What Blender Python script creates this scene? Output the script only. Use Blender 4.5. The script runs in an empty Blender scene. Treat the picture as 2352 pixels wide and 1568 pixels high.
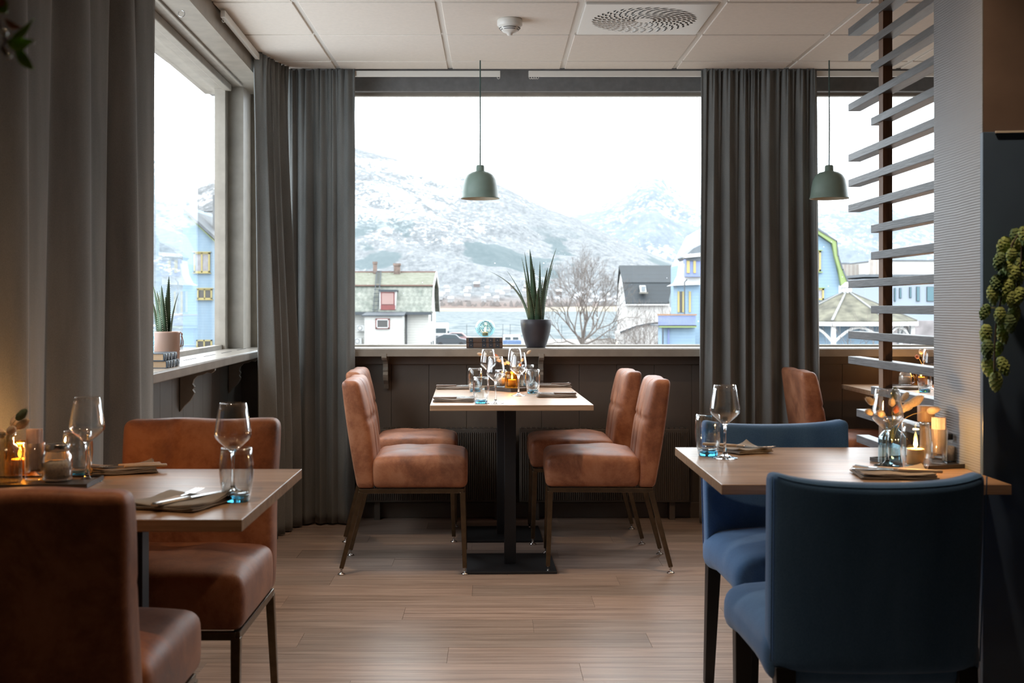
import bpy, math, random
from mathutils import Matrix, Vector
PI = math.pi
sc = bpy.context.scene
COL = sc.collection

# ------------------------------------------------------------------ camera
F, VX, VY, CZ = 2740.0, 1134.0, 705.0, 1.165
def P(px, py, d):
    """point at depth d that the photograph shows at (px, py)"""
    return ((px - VX) * d / F, d, CZ - (py - VY) * d / F)
cam = bpy.data.cameras.new('camera'); camo = bpy.data.objects.new('camera', cam); COL.objects.link(camo)
camo.location = (0, 0, CZ); camo.rotation_euler = (PI / 2, 0, 0)
cam.sensor_width = 36; cam.lens = 36 * F / 2352
cam.shift_x = (1176 - VX) / 2352; cam.shift_y = -(784 - VY) / 2352
cam.clip_start = .05; cam.clip_end = 20000
cam.dof.use_dof = True; cam.dof.focus_distance = 5.3; cam.dof.aperture_fstop = 6.3
sc.camera = camo
sc.view_settings.view_transform = 'Standard'; sc.view_settings.look = 'None'
sc.view_settings.exposure = 0.16; sc.view_settings.gamma = 1; sc.view_settings.use_curve_mapping = False

# ------------------------------------------------------------------ sky (overcast)
SKY = 7.5
w = bpy.data.worlds.new('sky'); sc.world = w; w.use_nodes = True
nt = w.node_tree; nt.nodes.clear()
tc = nt.nodes.new('ShaderNodeTexCoord'); sx = nt.nodes.new('ShaderNodeSeparateXYZ')
rmp = nt.nodes.new('ShaderNodeValToRGB')
rmp.color_ramp.elements[0].position = 0.0; rmp.color_ramp.elements[0].color = (.56, .61, .66, 1)
rmp.color_ramp.elements[1].position = 1.0; rmp.color_ramp.elements[1].color = (.93, .97, 1, 1)
no = nt.nodes.new('ShaderNodeTexNoise'); no.inputs['Scale'].default_value = 2.2; no.inputs['Detail'].default_value = 5
mx = nt.nodes.new('ShaderNodeMix'); mx.data_type = 'RGBA'; mx.blend_type = 'MULTIPLY'; mx.inputs[0].default_value = .12
bgd = nt.nodes.new('ShaderNodeBackground'); bgd.inputs[1].default_value = SKY
wo = nt.nodes.new('ShaderNodeOutputWorld')
nt.links.new(tc.outputs['Generated'], sx.inputs[0]); nt.links.new(sx.outputs['Z'], rmp.inputs[0])
nt.links.new(tc.outputs['Generated'], no.inputs['Vector'])
nt.links.new(rmp.outputs[0], mx.inputs[6]); nt.links.new(no.outputs['Color'], mx.inputs[7])
nt.links.new(mx.outputs[2], bgd.inputs[0]); nt.links.new(bgd.outputs[0], wo.inputs[0])
w.cycles.sampling_method = 'MANUAL'; w.cycles.sample_map_resolution = 256

def light(name, typ, loc, energy, color=(1, 1, 1), rot=(0, 0, 0), **kw):
    l = bpy.data.lights.new(name, typ); l.energy = energy; l.color = color
    o = bpy.data.objects.new(name, l); COL.objects.link(o); o.location = loc; o.rotation_euler = rot
    for k, v in kw.items(): setattr(l, k, v)
    return o
# portals only guide the sky light through the window openings
def portal(name, loc, rot, sx, sy):
    o = light(name, 'AREA', loc, 1, rot=rot, shape='RECTANGLE', size=sx, size_y=sy); o.data.cycles.is_portal = True
TH = math.atan(.0287)
portal('portal_back', (1.5, 6.78, 1.65), (-PI / 2, 0, 0), 5.8, 1.45)
portal('portal_left', (-1.55, 4.6, 1.65), (0, -PI / 2, 0), 1.45, 3.8)
DOWN = [(-.533, 4.696, 46), (.667, 4.696, 46), (2.467, 4.696, 46), (-.72, 2.13, 32), (.87, 2.56, 32), (.067, -.1, 10)]
for (x, y, e) in DOWN:
    light('downlight', 'SPOT', (x, y, 2.43), e, (1, .68, .42), spot_size=2.1, spot_blend=.8, shadow_soft_size=.035)
cy = sc.cycles
cy.use_denoising = True; cy.denoiser = 'OPENIMAGEDENOISE'
cy.max_bounces = 10; cy.diffuse_bounces = 5; cy.glossy_bounces = 5; cy.transmission_bounces = 10; cy.transparent_max_bounces = 24
cy.caustics_reflective = False; cy.caustics_refractive = False; cy.blur_glossy = .5; cy.sample_clamp_indirect = 6

# ------------------------------------------------------------------ materials
class NT:
    def __init__(s, name):
        s.m = bpy.data.materials.new(name); s.m.use_nodes = True; s.t = s.m.node_tree
        s.b = s.t.nodes['Principled BSDF']; s.out = s.t.nodes['Material Output']
    def n(s, typ, **kw):
        n = s.t.nodes.new('ShaderNode' + typ)
        for k, v in kw.items():
            if k in n.inputs: n.inputs[k].default_value = v
            else: setattr(n, k, v)
        return n
    def l(s, a, b): s.t.links.new(a, b)
    def coords(s, scale=(1, 1, 1), rot=(0, 0, 0), rnd=0):
        tc = s.n('TexCoord'); mp = s.n('Mapping'); mp.inputs['Scale'].default_value = scale; mp.inputs['Rotation'].default_value = rot
        s.l(tc.outputs['Object'], mp.inputs[0])
        if rnd:
            oi = s.n('ObjectInfo'); mu = s.n('Math', operation='MULTIPLY'); mu.inputs[1].default_value = rnd
            s.l(oi.outputs['Random'], mu.inputs[0]); s.l(mu.outputs[0], mp.inputs['Location'])
        return mp.outputs[0]
    def ramp(s, fac, stops, interp='LINEAR'):
        r = s.n('ValToRGB'); cr = r.color_ramp; cr.interpolation = interp
        while len(cr.elements) < len(stops): cr.elements.new(.5)
        for e, (p, c) in zip(cr.elements, stops):
            e.position = p; e.color = (*c, 1) if len(c) == 3 else c
        s.l(fac, r.inputs[0]); return r.outputs[0]
    def bump(s, h, strength=.2, dist=.002):
        b = s.n('Bump'); b.inputs['Strength'].default_value = strength; b.inputs['Distance'].default_value = dist
        s.l(h, b.inputs['Height']); s.l(b.outputs[0], s.b.inputs['Normal']); return b
def setb(b, col=None, rough=None, metal=None, spec=None, trans=None, ior=None, sheen=None, coat=None, emit=None, es=None, sss=None):
    I = b.inputs
    if col is not None: I['Base Color'].default_value = (*col, 1)
    if rough is not None: I['Roughness'].default_value = rough
    if metal is not None: I['Metallic'].default_value = metal
    if spec is not None: I['Specular IOR Level'].default_value = spec
    if trans is not None: I['Transmission Weight'].default_value = trans
    if ior is not None: I['IOR'].default_value = ior
    if sheen is not None: I['Sheen Weight'].default_value = sheen; I['Sheen Roughness'].default_value = .4
    if coat is not None: I['Coat Weight'].default_value = coat
    if emit is not None: I['Emission Color'].default_value = (*emit, 1); I['Emission Strength'].default_value = es
    if sss is not None: I['Subsurface Weight'].default_value = sss; I['Subsurface Radius'].default_value = (.02, .01, .005)
def plain(name, col, rough=.6, noise=0, nscale=30, bump=0, **kw):
    a = NT(name); setb(a.b, col, rough, **kw)
    if noise or bump:
        v = a.coords(); n = a.n('TexNoise', Scale=nscale, Detail=4); a.l(v, n.inputs['Vector'])
        if noise:
            c0 = tuple(c * (1 - noise) for c in col); c1 = tuple(min(1, c * (1 + noise)) for c in col)
            a.l(a.ramp(n.outputs[0], [(.3, c0), (.7, c1)]), a.b.inputs['Base Color'])
        if bump: a.bump(n.outputs[0], bump, .002)
    return a.m
def wood(name, c0, c1, axis=0, rough=.4, scale=1, rnd=0, bump=.15, obj_tint=0, coat=0, sx=1.2, sy=22):
    a = NT(name); s = [sy * scale] * 3; s[axis] = sx * scale
    v = a.coords(tuple(s), rnd=rnd)
    n = a.n('TexNoise', Scale=1.6, Detail=8, Roughness=.65, Distortion=.6); a.l(v, n.inputs['Vector'])
    col = a.ramp(n.outputs[0], [(.3, c0), (.68, c1)])
    s2 = [sy * 3 * scale] * 3; s2[axis] = sx * 1.5 * scale
    v2 = a.coords(tuple(s2), rnd=rnd); n2 = a.n('TexNoise', Scale=3, Detail=3); a.l(v2, n2.inputs['Vector'])
    m = a.n('Mix', data_type='RGBA', blend_type='MULTIPLY'); m.inputs[0].default_value = .45
    a.l(col, m.inputs[6]); a.l(a.ramp(n2.outputs[0], [(.35, (.62, .6, .58)), (.6, (1, 1, 1))]), m.inputs[7])
    last = m.outputs[2]
    if obj_tint:
        oi = a.n('ObjectInfo'); m2 = a.n('Mix', data_type='RGBA', blend_type='MULTIPLY'); m2.inputs[0].default_value = 1
        a.l(last, m2.inputs[6]); k = 1 - obj_tint
        a.l(a.ramp(oi.outputs['Random'], [(0, (k, k, k)), (1, (1 + obj_tint * .3, 1, .97))]), m2.inputs[7]); last = m2.outputs[2]
    a.l(last, a.b.inputs['Base Color']); setb(a.b, rough=rough, coat=coat)
    r = a.n('MapRange'); r.inputs[3].default_value = rough - .08; r.inputs[4].default_value = rough + .12
    a.l(n2.outputs[0], r.inputs[0]); a.l(r.outputs[0], a.b.inputs['Roughness'])
    a.bump(n2.outputs[0], bump, .0015); return a.m
def fabric(name, c0, c1, weave=900, rough=.95, sheen=.3, bump=.25, axisless=False):
    a = NT(name); v = a.coords((weave, weave, weave * .35)); n = a.n('TexNoise', Scale=1, Detail=2); a.l(v, n.inputs['Vector'])
    v2 = a.coords((12, 12, 3)); n2 = a.n('TexNoise', Scale=1, Detail=3); a.l(v2, n2.inputs['Vector'])
    ad = a.n('Math', operation='ADD'); a.l(n.outputs[0], ad.inputs[0]); a.l(n2.outputs[0], ad.inputs[1])
    hf = a.n('Math', operation='MULTIPLY'); hf.inputs[1].default_value = .5; a.l(ad.outputs[0], hf.inputs[0])
    a.l(a.ramp(hf.outputs[0], [(.35, c0), (.65, c1)]), a.b.inputs['Base Color']); setb(a.b, rough=rough, sheen=sheen, spec=.2)
    a.bump(n.outputs[0], bump, .0008); return a.m
def thin_glass(name, tint=(1, 1, 1), base=.05, power=3.2, k=.9, rough=.02, refl=(1, 1, 1)):
    a = NT(name); a.t.nodes.remove(a.b)
    lw = a.n('LayerWeight'); lw.inputs[0].default_value = .5
    p = a.n('Math', operation='POWER'); p.inputs[1].default_value = power; a.l(lw.outputs['Facing'], p.inputs[0])
    m = a.n('Math', operation='MULTIPLY_ADD'); m.inputs[1].default_value = k; m.inputs[2].default_value = base; m.use_clamp = True
    a.l(p.outputs[0], m.inputs[0])
    tr = a.n('BsdfTransparent'); tr.inputs[0].default_value = (*tint, 1)
    gl = a.n('BsdfGlossy'); gl.inputs[0].default_value = (*refl, 1); gl.inputs['Roughness'].default_value = rough
    mx = a.n('MixShader'); a.l(m.outputs[0], mx.inputs[0]); a.l(tr.outputs[0], mx.inputs[1]); a.l(gl.outputs[0], mx.inputs[2])
    a.l(mx.outputs[0], a.out.inputs[0]); return a.m
def solid_glass(name, col=(1, 1, 1), rough=0.0, ior=1.48):
    a = NT(name); setb(a.b, col, rough, trans=1, ior=ior); return a.m
def emitm(name, col, s):
    a = NT(name); setb(a.b, (0, 0, 0), 1, emit=col, es=s); return a.m
def leather():
    a = NT('brown_leather')
    v = a.coords((1, 1, 1), rnd=20); n = a.n('TexNoise', Scale=6.5, Detail=9, Roughness=.72, Distortion=.25); a.l(v, n.inputs['Vector'])
    c = a.ramp(n.outputs[0], [(.3, (.13, .044, .022)), (.47, (.27, .1, .047)), (.56, (.36, .145, .07)), (.72, (.44, .2, .11))])
    v2 = a.coords((420, 420, 420)); n2 = a.n('TexNoise', Scale=1, Detail=3); a.l(v2, n2.inputs['Vector'])
    a.l(c, a.b.inputs['Base Color']); setb(a.b, rough=.5, sheen=.08, spec=.4)
    a.l(a.ramp(n.outputs[0], [(.3, (.42,) * 3), (.7, (.62,) * 3)]), a.b.inputs['Roughness'])
    v3 = a.coords((22, 22, 22)); n3 = a.n('TexNoise', Scale=1, Detail=3); a.l(v3, n3.inputs['Vector'])
    ad = a.n('Math', operation='ADD'); a.l(n2.outputs[0], ad.inputs[0]); a.l(n3.outputs[0], ad.inputs[1])
    a.bump(ad.outputs[0], .22, .003); return a.m
def stripes(name, c0, c1, axis, per, width=.06, rough=.6, bump=.6, dist=.01, noise=.1):
    """boards laid along one axis: a fine joint line every per metres"""
    a = NT(name); tc = a.n('TexCoord'); sp = a.n('SeparateXYZ'); a.l(tc.outputs['Object'], sp.inputs[0])
    d = a.n('Math', operation='DIVIDE'); d.inputs[1].default_value = per; a.l(sp.outputs[axis], d.inputs[0])
    f = a.n('Math', operation='FRACT'); a.l(d.outputs[0], f.inputs[0])
    n = a.n('TexNoise', Scale=1.5, Detail=5); a.l(tc.outputs['Object'], n.inputs['Vector'])
    col = a.ramp(f.outputs[0], [(0, c1), (width, c1), (width + .04, c0), (1, c0)])
    m = a.n('Mix', data_type='RGBA', blend_type='MULTIPLY'); m.inputs[0].default_value = 1
    a.l(col, m.inputs[6]); a.l(a.ramp(n.outputs[0], [(.3, (1 - noise * 2,) * 3), (.7, (1, 1, 1))]), m.inputs[7])
    a.l(m.outputs[2], a.b.inputs['Base Color']); setb(a.b, rough=rough)
    a.bump(f.outputs[0], bump, dist); return a.m

M = {}
M['leather'] = leather()
M['bronze'] = plain('bronze_metal', (.13, .095, .06), .32, metal=.9, noise=.2)
M['blue_cloth'] = fabric('blue_cloth', (.058, .15, .34), (.1, .23, .475), 700, sheen=.25)
M['black_wood'] = plain('black_wood', (.012, .012, .013), .45, bump=.1)
M['black_metal'] = plain('black_metal', (.012, .013, .015), .5, bump=.1, nscale=200)
M['oak'] = wood('oak_laminate', (.33, .2, .115), (.58, .4, .265), 0, .3, 1.0, bump=.12)
M['oak_y'] = wood('oak_laminate_along', (.33, .2, .115), (.58, .4, .265), 1, .3, 1.0, bump=.12)
M['plank'] = wood('vinyl_plank', (.22, .165, .132), (.52, .425, .36), 0, .34, .8, rnd=37, obj_tint=.25, bump=.35, sx=1.6, sy=44)
M['floor_base'] = plain('floor_base', (.06, .045, .035), .6)
M['curtain'] = fabric('curtain_cloth', (.125, .132, .128), (.21, .215, .208), 800, sheen=.35)
M['wall_taupe'] = plain('taupe_paint', (.13, .105, .085), .45, noise=.08, nscale=8, bump=.05)
M['wall_left_paint'] = plain('grey_taupe_paint', (.2, .185, .165), .4, noise=.08, nscale=8, bump=.06)
M['frame_paint'] = plain('frame_paint', (.3, .265, .22), .4, noise=.12, nscale=14, bump=.08)
M['sill_paint'] = plain('worn_sill_paint', (.27, .245, .215), .3, noise=.18, nscale=10, bump=.15)
M['head_grey'] = plain('charcoal_paint', (.2, .195, .19), .6, noise=.1)
M['tile'] = plain('ceiling_tile', (.73, .67, .6), .9, noise=.03, nscale=60, bump=.25)
M['grid'] = plain('ceiling_grid', (.68, .65, .6), .5)
M['white_metal'] = plain('white_enamel', (.72, .7, .65), .35)
M['black'] = plain('black_void', (.006, .006, .006), .9)
M['dark_wall'] = plain('dark_wall', (.16, .12, .105), .75, noise=.2, nscale=5, bump=.1)
M['room_wall'] = plain('room_wall', (.085, .075, .07), .8)
M['navy'] = plain('navy_panel', (.08, .135, .23), .35, noise=.2, nscale=3)
M['lamp_green'] = plain('sage_green_enamel', (.2, .275, .235), .42, noise=.04)
M['lamp_in'] = plain('lamp_inner', (.55, .5, .38), .5)
M['cord_green'] = plain('green_cord', (.04, .075, .065), .7)
M['steel'] = plain('steel', (.6, .6, .6), .22, metal=1)
M['slat'] = wood('ash_stained_slat', (.08, .088, .1), (.175, .187, .205), 1, .36, 1.2, rnd=20, bump=.4, sx=3, sy=26)
M['post'] = wood('pine_post', (.2, .11, .065), (.33, .2, .12), 2, .55, 1, bump=.2)
M['bowl'] = thin_glass('glass_bowl', (.98, .985, .985), .045, 2.0, 1.0)
M['tumb'] = thin_glass('tumbler_glass', (.965, .985, .99), .055, 1.9, 1.0)
M['stemg'] = solid_glass('clear_glass')
M['blueg'] = solid_glass('blue_glass', (.07, .5, .8))
M['amberg'] = thin_glass('amber_glass', (.98, .78, .38), .05, 2.2, .85, refl=(1, .8, .5))
M['blue_rib'] = thin_glass('blue_ribbed_glass', (.62, .8, .86), .1, 1.5, .8, refl=(.7, .9, 1))
M['smoke_rib'] = thin_glass('smoky_ribbed_glass', (.68, .68, .62), .08, 1.6, .8)
M['globeg'] = thin_glass('teal_cut_glass', (.62, .8, .82), .12, 1.2, .8, rough=.06, refl=(.6, .85, .92))
M['wax'] = plain('candle_wax', (.85, .62, .35), .5, sss=.5)
M['flame'] = emitm('flame', (1, .62, .2), 22)
M['wick'] = plain('wick', (.02, .02, .02), .9)
M['salt'] = plain('coarse_salt', (.82, .7, .6), .8, noise=.2, nscale=300, bump=.5)
M['paper'] = plain('sachet_paper', (.8, .62, .58), .7, noise=.1, nscale=80)
M['linen'] = fabric('grey_linen', (.18, .16, .14), (.32, .285, .255), 900, sheen=.1)
M['linen_light'] = fabric('pale_linen', (.3, .28, .26), (.42, .4, .37), 900, sheen=.1)
M['handle_wood'] = plain('pale_wood_handle', (.55, .42, .3), .5, noise=.1)
M['handle_dark'] = plain('walnut_handle', (.13, .08, .055), .4, noise=.15)
M['stone'] = plain('slate_tray', (.055, .045, .04), .5, noise=.2, bump=.3)
M['mill'] = wood('beech_mill', (.45, .27, .14), (.6, .38, .22), 2, .4, 2, bump=.1)
M['tail'] = plain('bunny_tail', (.72, .55, .38), .95, noise=.15, nscale=400, bump=.6, sheen=.6, sss=.2)
M['tail_green'] = plain('green_tail', (.1, .14, .08), .9, noise=.2, nscale=300)
M['tail_orange'] = plain('orange_tail', (.62, .17, .05), .9, noise=.2, nscale=300, sheen=.4)
M['stalk'] = plain('dry_stalk', (.36, .27, .13), .8)
M['plum_pot'] = plain('charcoal_pot', (.035, .035, .045), .45, noise=.1, bump=.05)
M['pink_pot'] = plain('blush_glazed_pot', (.42, .29, .24), .22, noise=.06, nscale=8)
M['aloe'] = plain('aloe_leaf', (.045, .085, .045), .4, noise=.35, nscale=30)
M['thorn'] = plain('aloe_thorn', (.5, .52, .35), .5)
M['soil'] = plain('soil', (.04, .03, .02), .95, bump=.6)
M['book_brown'] = stripes('striped_cloth', (.14, .09, .065), (.05, .03, .025), 0, .0042, .25, .6, .1, .001)
M['book_navy'] = plain('navy_cloth', (.02, .032, .05), .5)
M['book_blue'] = plain('blue_cloth_cover', (.045, .07, .1), .35)
M['silver'] = plain('silver_print', (.45, .48, .5), .3, metal=.7)
M['gold'] = plain('gold_dot', (.8, .6, .35), .4)
M['pages'] = stripes('book_pages', (.62, .43, .27), (.4, .26, .15), 2, .0012, .3, .8, .1, .001)
M['leafg'] = plain('green_leaf', (.25, .5, .05), .45, noise=.3, nscale=40)
M['leafo'] = plain('orange_leaf', (.55, .2, .05), .5, noise=.2)
M['hop'] = plain('hop_bract', (.34, .46, .15), .7, noise=.4, nscale=60, sheen=.2)
M['hop_dark'] = plain('hop_bract_dark', (.17, .28, .12), .7, noise=.4, nscale=60)
M['twig'] = plain('twig', (.1, .085, .075), .8)
M['radiator'] = plain('radiator_taupe', (.1, .083, .068), .5)
M['bead'] = plain('silver_bead', (.75, .8, .8), .15, metal=.6)
M['leather_cord'] = plain('leather_cord', (.2, .08, .04), .6)

def ribbed_paper():
    a = NT('ribbed_wallpaper'); v = a.coords((1, 6, 1)); sp = a.n('SeparateXYZ'); tc = a.n('TexCoord')
    n = a.n('TexNoise', Scale=3, Detail=3); a.l(tc.outputs['Object'], n.inputs['Vector'])
    a.l(tc.outputs['Object'], sp.inputs[0])
    z = a.n('Math', operation='MULTIPLY_ADD'); z.inputs[1].default_value = .012; a.l(n.outputs[0], z.inputs[0]); a.l(sp.outputs[2], z.inputs[2])
    m = a.n('Math', operation='MULTIPLY'); m.inputs[1].default_value = 2 * PI / .0068; a.l(z.outputs[0], m.inputs[0])
    s = a.n('Math', operation='SINE'); a.l(m.outputs[0], s.inputs[0])
    vv = a.coords((60, 25, 300)); n2 = a.n('TexNoise', Scale=1, Detail=3); a.l(vv, n2.inputs['Vector'])
    ad = a.n('Math', operation='MULTIPLY_ADD'); ad.inputs[1].default_value = 1.6; a.l(n2.outputs[0], ad.inputs[0]); a.l(s.outputs[0], ad.inputs[2])
    setb(a.b, (.3, .325, .36), .4, spec=.55); a.bump(ad.outputs[0], .28, .0009); return a.m
M['ribbed'] = ribbed_paper()

# ------------------------------------------------------------------ geometry helpers
class G:
    def __init__(s): s.v = []; s.f = []
    def add(s, v, f, mat=None):
        o = len(s.v)
        s.v += [tuple(mat @ Vector(p)) for p in v] if mat else [tuple(p) for p in v]
        s.f += [tuple(i + o for i in q) for q in f]; return s
    def box(s, x0, x1, y0, y1, z0, z1, mat=None):
        v = [(x, y, z) for x in (x0, x1) for y in (y0, y1) for z in (z0, z1)]
        return s.add(v, [(0, 1, 3, 2), (4, 6, 7, 5), (0, 4, 5, 1), (2, 3, 7, 6), (0, 2, 6, 4), (1, 5, 7, 3)], mat)
    def bar(s, a, b, w, h=None, w2=None, h2=None, up=(0, 0, 1)):
        """square bar from a to b"""
        h = h or w; w2 = w2 or w; h2 = h2 or h
        a = Vector(a); b = Vector(b); d = (b - a).normalized(); u = Vector(up)
        if abs(d.dot(u)) > .95: u = Vector((0, 1, 0))
        r = d.cross(u).normalized(); u = r.cross(d)
        v = [a + r * w / 2 * i + u * h / 2 * j for i, j in ((-1, -1), (1, -1), (1, 1), (-1, 1))] + \
            [b + r * w2 / 2 * i + u * h2 / 2 * j for i, j in ((-1, -1), (1, -1), (1, 1), (-1, 1))]
        return s.add(v, [(0, 1, 2, 3), (7, 6, 5, 4), (0, 4, 5, 1), (1, 5, 6, 2), (2, 6, 7, 3), (3, 7, 4, 0)])
    def tube(s, pts, r, n=8, cap=True, r2=None):
        pts = [Vector(p) for p in pts]; m = len(pts); v = []; f = []
        rs = r if isinstance(r, (list, tuple)) else [r + ((r2 if r2 is not None else r) - r) * i / (m - 1) for i in range(m)]
        t = (pts[1] - pts[0]).normalized(); u = Vector((0, 0, 1)) if abs(t.z) < .9 else Vector((1, 0, 0))
        u = t.cross(u).normalized()
        for i, p in enumerate(pts):
            t = ((pts[min(i + 1, m - 1)] - pts[max(i - 1, 0)])).normalized()
            u = (u - t * u.dot(t)).normalized(); b = t.cross(u)
            for k in range(n):
                a = 2 * PI * k / n; v.append(p + (u * math.cos(a) + b * math.sin(a)) * rs[i])
        for i in range(m - 1):
            for k in range(n):
                k2 = (k + 1) % n; f.append((i * n + k, i * n + k2, (i + 1) * n + k2, (i + 1) * n + k))
        if cap: f.append(tuple(range(n))[::-1]); f.append(tuple(range((m - 1) * n, m * n)))
        return s.add(v, f)
    def lathe(s, prof, n=32, c=(0, 0, 0), mod=None, mat=None):
        v = []; f = []; m = len(prof)
        for i, (r, z) in enumerate(prof):
            for k in range(n):
                a = 2 * PI * k / n; rr = max(r, 1e-5) * (mod(a, z, i) if mod else 1)
                v.append((c[0] + rr * math.cos(a), c[1] + rr * math.sin(a), c[2] + z))
        for i in range(m - 1):
            for k in range(n):
                k2 = (k + 1) % n; f.append((i * n + k, i * n + k2, (i + 1) * n + k2, (i + 1) * n + k))
        return s.add(v, f, mat)
    def ext(s, pts, y0, y1):
        """polygon [(x,z)] facing -Y, extruded from y0 to y1"""
        n = len(pts); v = [(x, y0, z) for x, z in pts] + [(x, y1, z) for x, z in pts]
        return s.add(v, [tuple(range(n)), tuple(range(2 * n - 1, n - 1, -1))] + [(i, i + n, (i + 1) % n + n, (i + 1) % n) for i in range(n)])
    def rbox(s, hx, hy, hz, r, n=(6, 6, 6), deform=None, c=(0, 0, 0), mat=None):
        h = (hx, hy, hz); r = min(r, hx, hy, hz) * .999
        def ax(hh, k):
            e = [-hh, -hh + .2 * r, -hh + .55 * r]; L = [-hh + r + (2 * hh - 2 * r) * i / k for i in range(k + 1)]
            return e + L + [-x for x in reversed(e)]
        A = [ax(h[i], n[i]) for i in range(3)]; idx = {}; v = []; f = []
        def vert(p):
            key = tuple(round(q, 7) for q in p)
            if key in idx: return idx[key]
            q = [max(-(h[i] - r), min(h[i] - r, p[i])) for i in range(3)]; d = Vector([p[i] - q[i] for i in range(3)])
            d = d.normalized() * r if d.length > 1e-9 else d
            pp = [q[i] + d[i] for i in range(3)]
            if deform: pp = deform(*pp)
            idx[key] = len(v); v.append((pp[0] + c[0], pp[1] + c[1], pp[2] + c[2])); return idx[key]
        for a in range(3):
            b, cc = (a + 1) % 3, (a + 2) % 3
            for sg in (-1, 1):
                for i in range(len(A[b]) - 1):
                    for j in range(len(A[cc]) - 1):
                        q = []
                        for (ii, jj) in ((i, j), (i + 1, j), (i + 1, j + 1), (i, j + 1)):
                            p = [0, 0, 0]; p[a] = sg * h[a]; p[b] = A[b][ii]; p[cc] = A[cc][jj]; q.append(vert(p))
                        f.append(tuple(q) if sg > 0 else tuple(reversed(q)))
        return s.add(v, f, mat)
    def obj(s, name, mat, parent=None, smooth=False, bevel=0, xf=None, label=None, kind=None, cat=None, group=None, loc=None):
        me = bpy.data.meshes.new(name)
        v = [tuple(xf @ Vector(p)) for p in s.v] if xf else s.v
        me.from_pydata(v, [], s.f); me.materials.append(M[mat] if isinstance(mat, str) else mat)
        if smooth: me.polygons.foreach_set('use_smooth', [True] * len(me.polygons))
        me.validate(); me.update()
        o = bpy.data.objects.new(name, me); COL.objects.link(o)
        if parent: o.parent = parent
        if loc: o.location = loc
        if bevel:
            b = o.modifiers.new('bevel', 'BEVEL'); b.width = bevel; b.segments = 2; b.limit_method = 'ANGLE'; b.angle_limit = .6
        tag(o, label, cat, group, kind); return o
def tag(o, label=None, cat=None, group=None, kind=None):
    for k, v in (('label', label), ('category', cat), ('group', group), ('kind', kind)):
        if v: o[k] = v
    return o
def thing(name, label, cat, loc=(0, 0, 0), rz=0, group=None, kind=None):
    o = bpy.data.objects.new(name, None); COL.objects.link(o); o.empty_display_size = .05
    o.location = loc; o.rotation_euler = (0, 0, rz); return tag(o, label, cat, group, kind)
def dup(root, loc, rz=0, label=None, group=None):
    def cp(o, par):
        c = o.copy(); COL.objects.link(c); c.parent = par
        for ch in list(o.children): cp(ch, c)
        return c
    r = cp(root, None); r.location = loc; r.rotation_euler = (0, 0, rz)
    if label: r['label'] = label
    if group: r['group'] = group
    return r
def sm(x, a, b):
    t = max(0, min(1, (x - a) / (b - a))); return t * t * (3 - 2 * t)
def hang(loc): return Matrix.Translation(loc)
LW = Matrix.Translation((-1.209, 0, 0)) @ Matrix.Rotation(TH, 4, 'Z')   # frame of the left wall: x into the room, y along the wall
def lw(x, y, z): return tuple(LW @ Vector((x, y, z)))
# ================================================================== STRUCTURE
CEIL = 2.445; BW = 6.62; SILL = .943
random.seed(3)
# ---- floor with planks
floor = G().box(-1.75, 4.75, -3.2, 6.75, -.12, -.004).obj('floor', 'floor_base', kind='structure')
PW, PL = .182, 1.22; j = 0; y = 1.72
me_plank = G().rbox(PL / 2 - .0004, PW / 2 - .0003, .002, .0005, (1, 1, 1)).obj('plank', 'plank', floor)
first = True
while y + PW < 6.7:
    off = [0.0, .48, .93, .27, .71][j % 5] + .06 * math.sin(j * 7)
    x = -1.62 - off
    while x < 4.5:
        o = me_plank if first else me_plank.copy()
        if not first: COL.objects.link(o); o.parent = floor
        first = False
        o.location = (x + PL / 2, y + PW / 2, -.002); x += PL
    y += PW; j += 1

M['downlamp'] = emitm('downlight_glow', (1, .75, .5), 6)
# ---- ceiling: backing slab, tiles, grid bars
ceiling = G().box(-1.75, 4.75, -3.2, 6.4, CEIL + .03, CEIL + .12).obj('ceiling', 'head_grey', kind='structure')
gx0, gy0 = -.833, 4.996
def cx_left(yy): return -1.039 - .0287 * yy
tile_rows = []
for r in range(-5, 3):
    ya, yb = gy0 + .6 * r, min(gy0 + .6 * (r + 1), 6.405)
    if r == 2: ya = gy0 + 1.2
    tile_rows.append((ya, yb))
for (ya, yb) in tile_rows:
    for k in range(-1, 9):
        xa = gx0 + .6 * k; xb = xa + .6
        if k == 2 and abs(ya - gy0) < .01: continue       # the air vent sits here
        xa0 = max(xa, cx_left((ya + yb) / 2)) if k == -1 else xa
        g = G()
        hx, hy = (xb - xa0) / 2 - .0125, (yb - ya) / 2 - .0125
        g.rbox(hx, hy, .009, .003, (1, 1, 1), c=((xa0 + xb) / 2, (ya + yb) / 2, CEIL + .004)); g.obj('ceiling_tile', 'tile', ceiling)
for k in range(0, 10):
    x = gx0 + .6 * k; G().box(x - .012, x + .012, -3, 6.405, CEIL + .002, CEIL + .012).box(x - .003, x + .003, -3, 6.405, CEIL + .01, CEIL + .04).obj('grid_bar', 'grid', ceiling)
for r in range(-13, 3):
    y = gy0 + .6 * r; G().box(-1.2, 4.7, y - .012, y + .012, CEIL + .003, CEIL + .0125).obj('grid_bar', 'grid', ceiling)
G().box(-1.2, 4.7, -3, gy0 - 3.0 - .0125, CEIL - .002, CEIL + .012).obj('ceiling_tile', 'tile', ceiling)

for (x, y, e) in DOWN:
    dl = G().lathe([(.034, 0), (.036, -.004), (.05, -.004), (.052, 0), (.052, .006)], 24, c=(x, y, CEIL - .0065)).obj('downlight', 'white_metal', ceiling, smooth=True)
    G().lathe([(0, 0), (.033, 0), (.033, .003)], 20, c=(x, y, CEIL - .006)).obj('lamp_disc', 'downlamp', dl)

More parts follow.
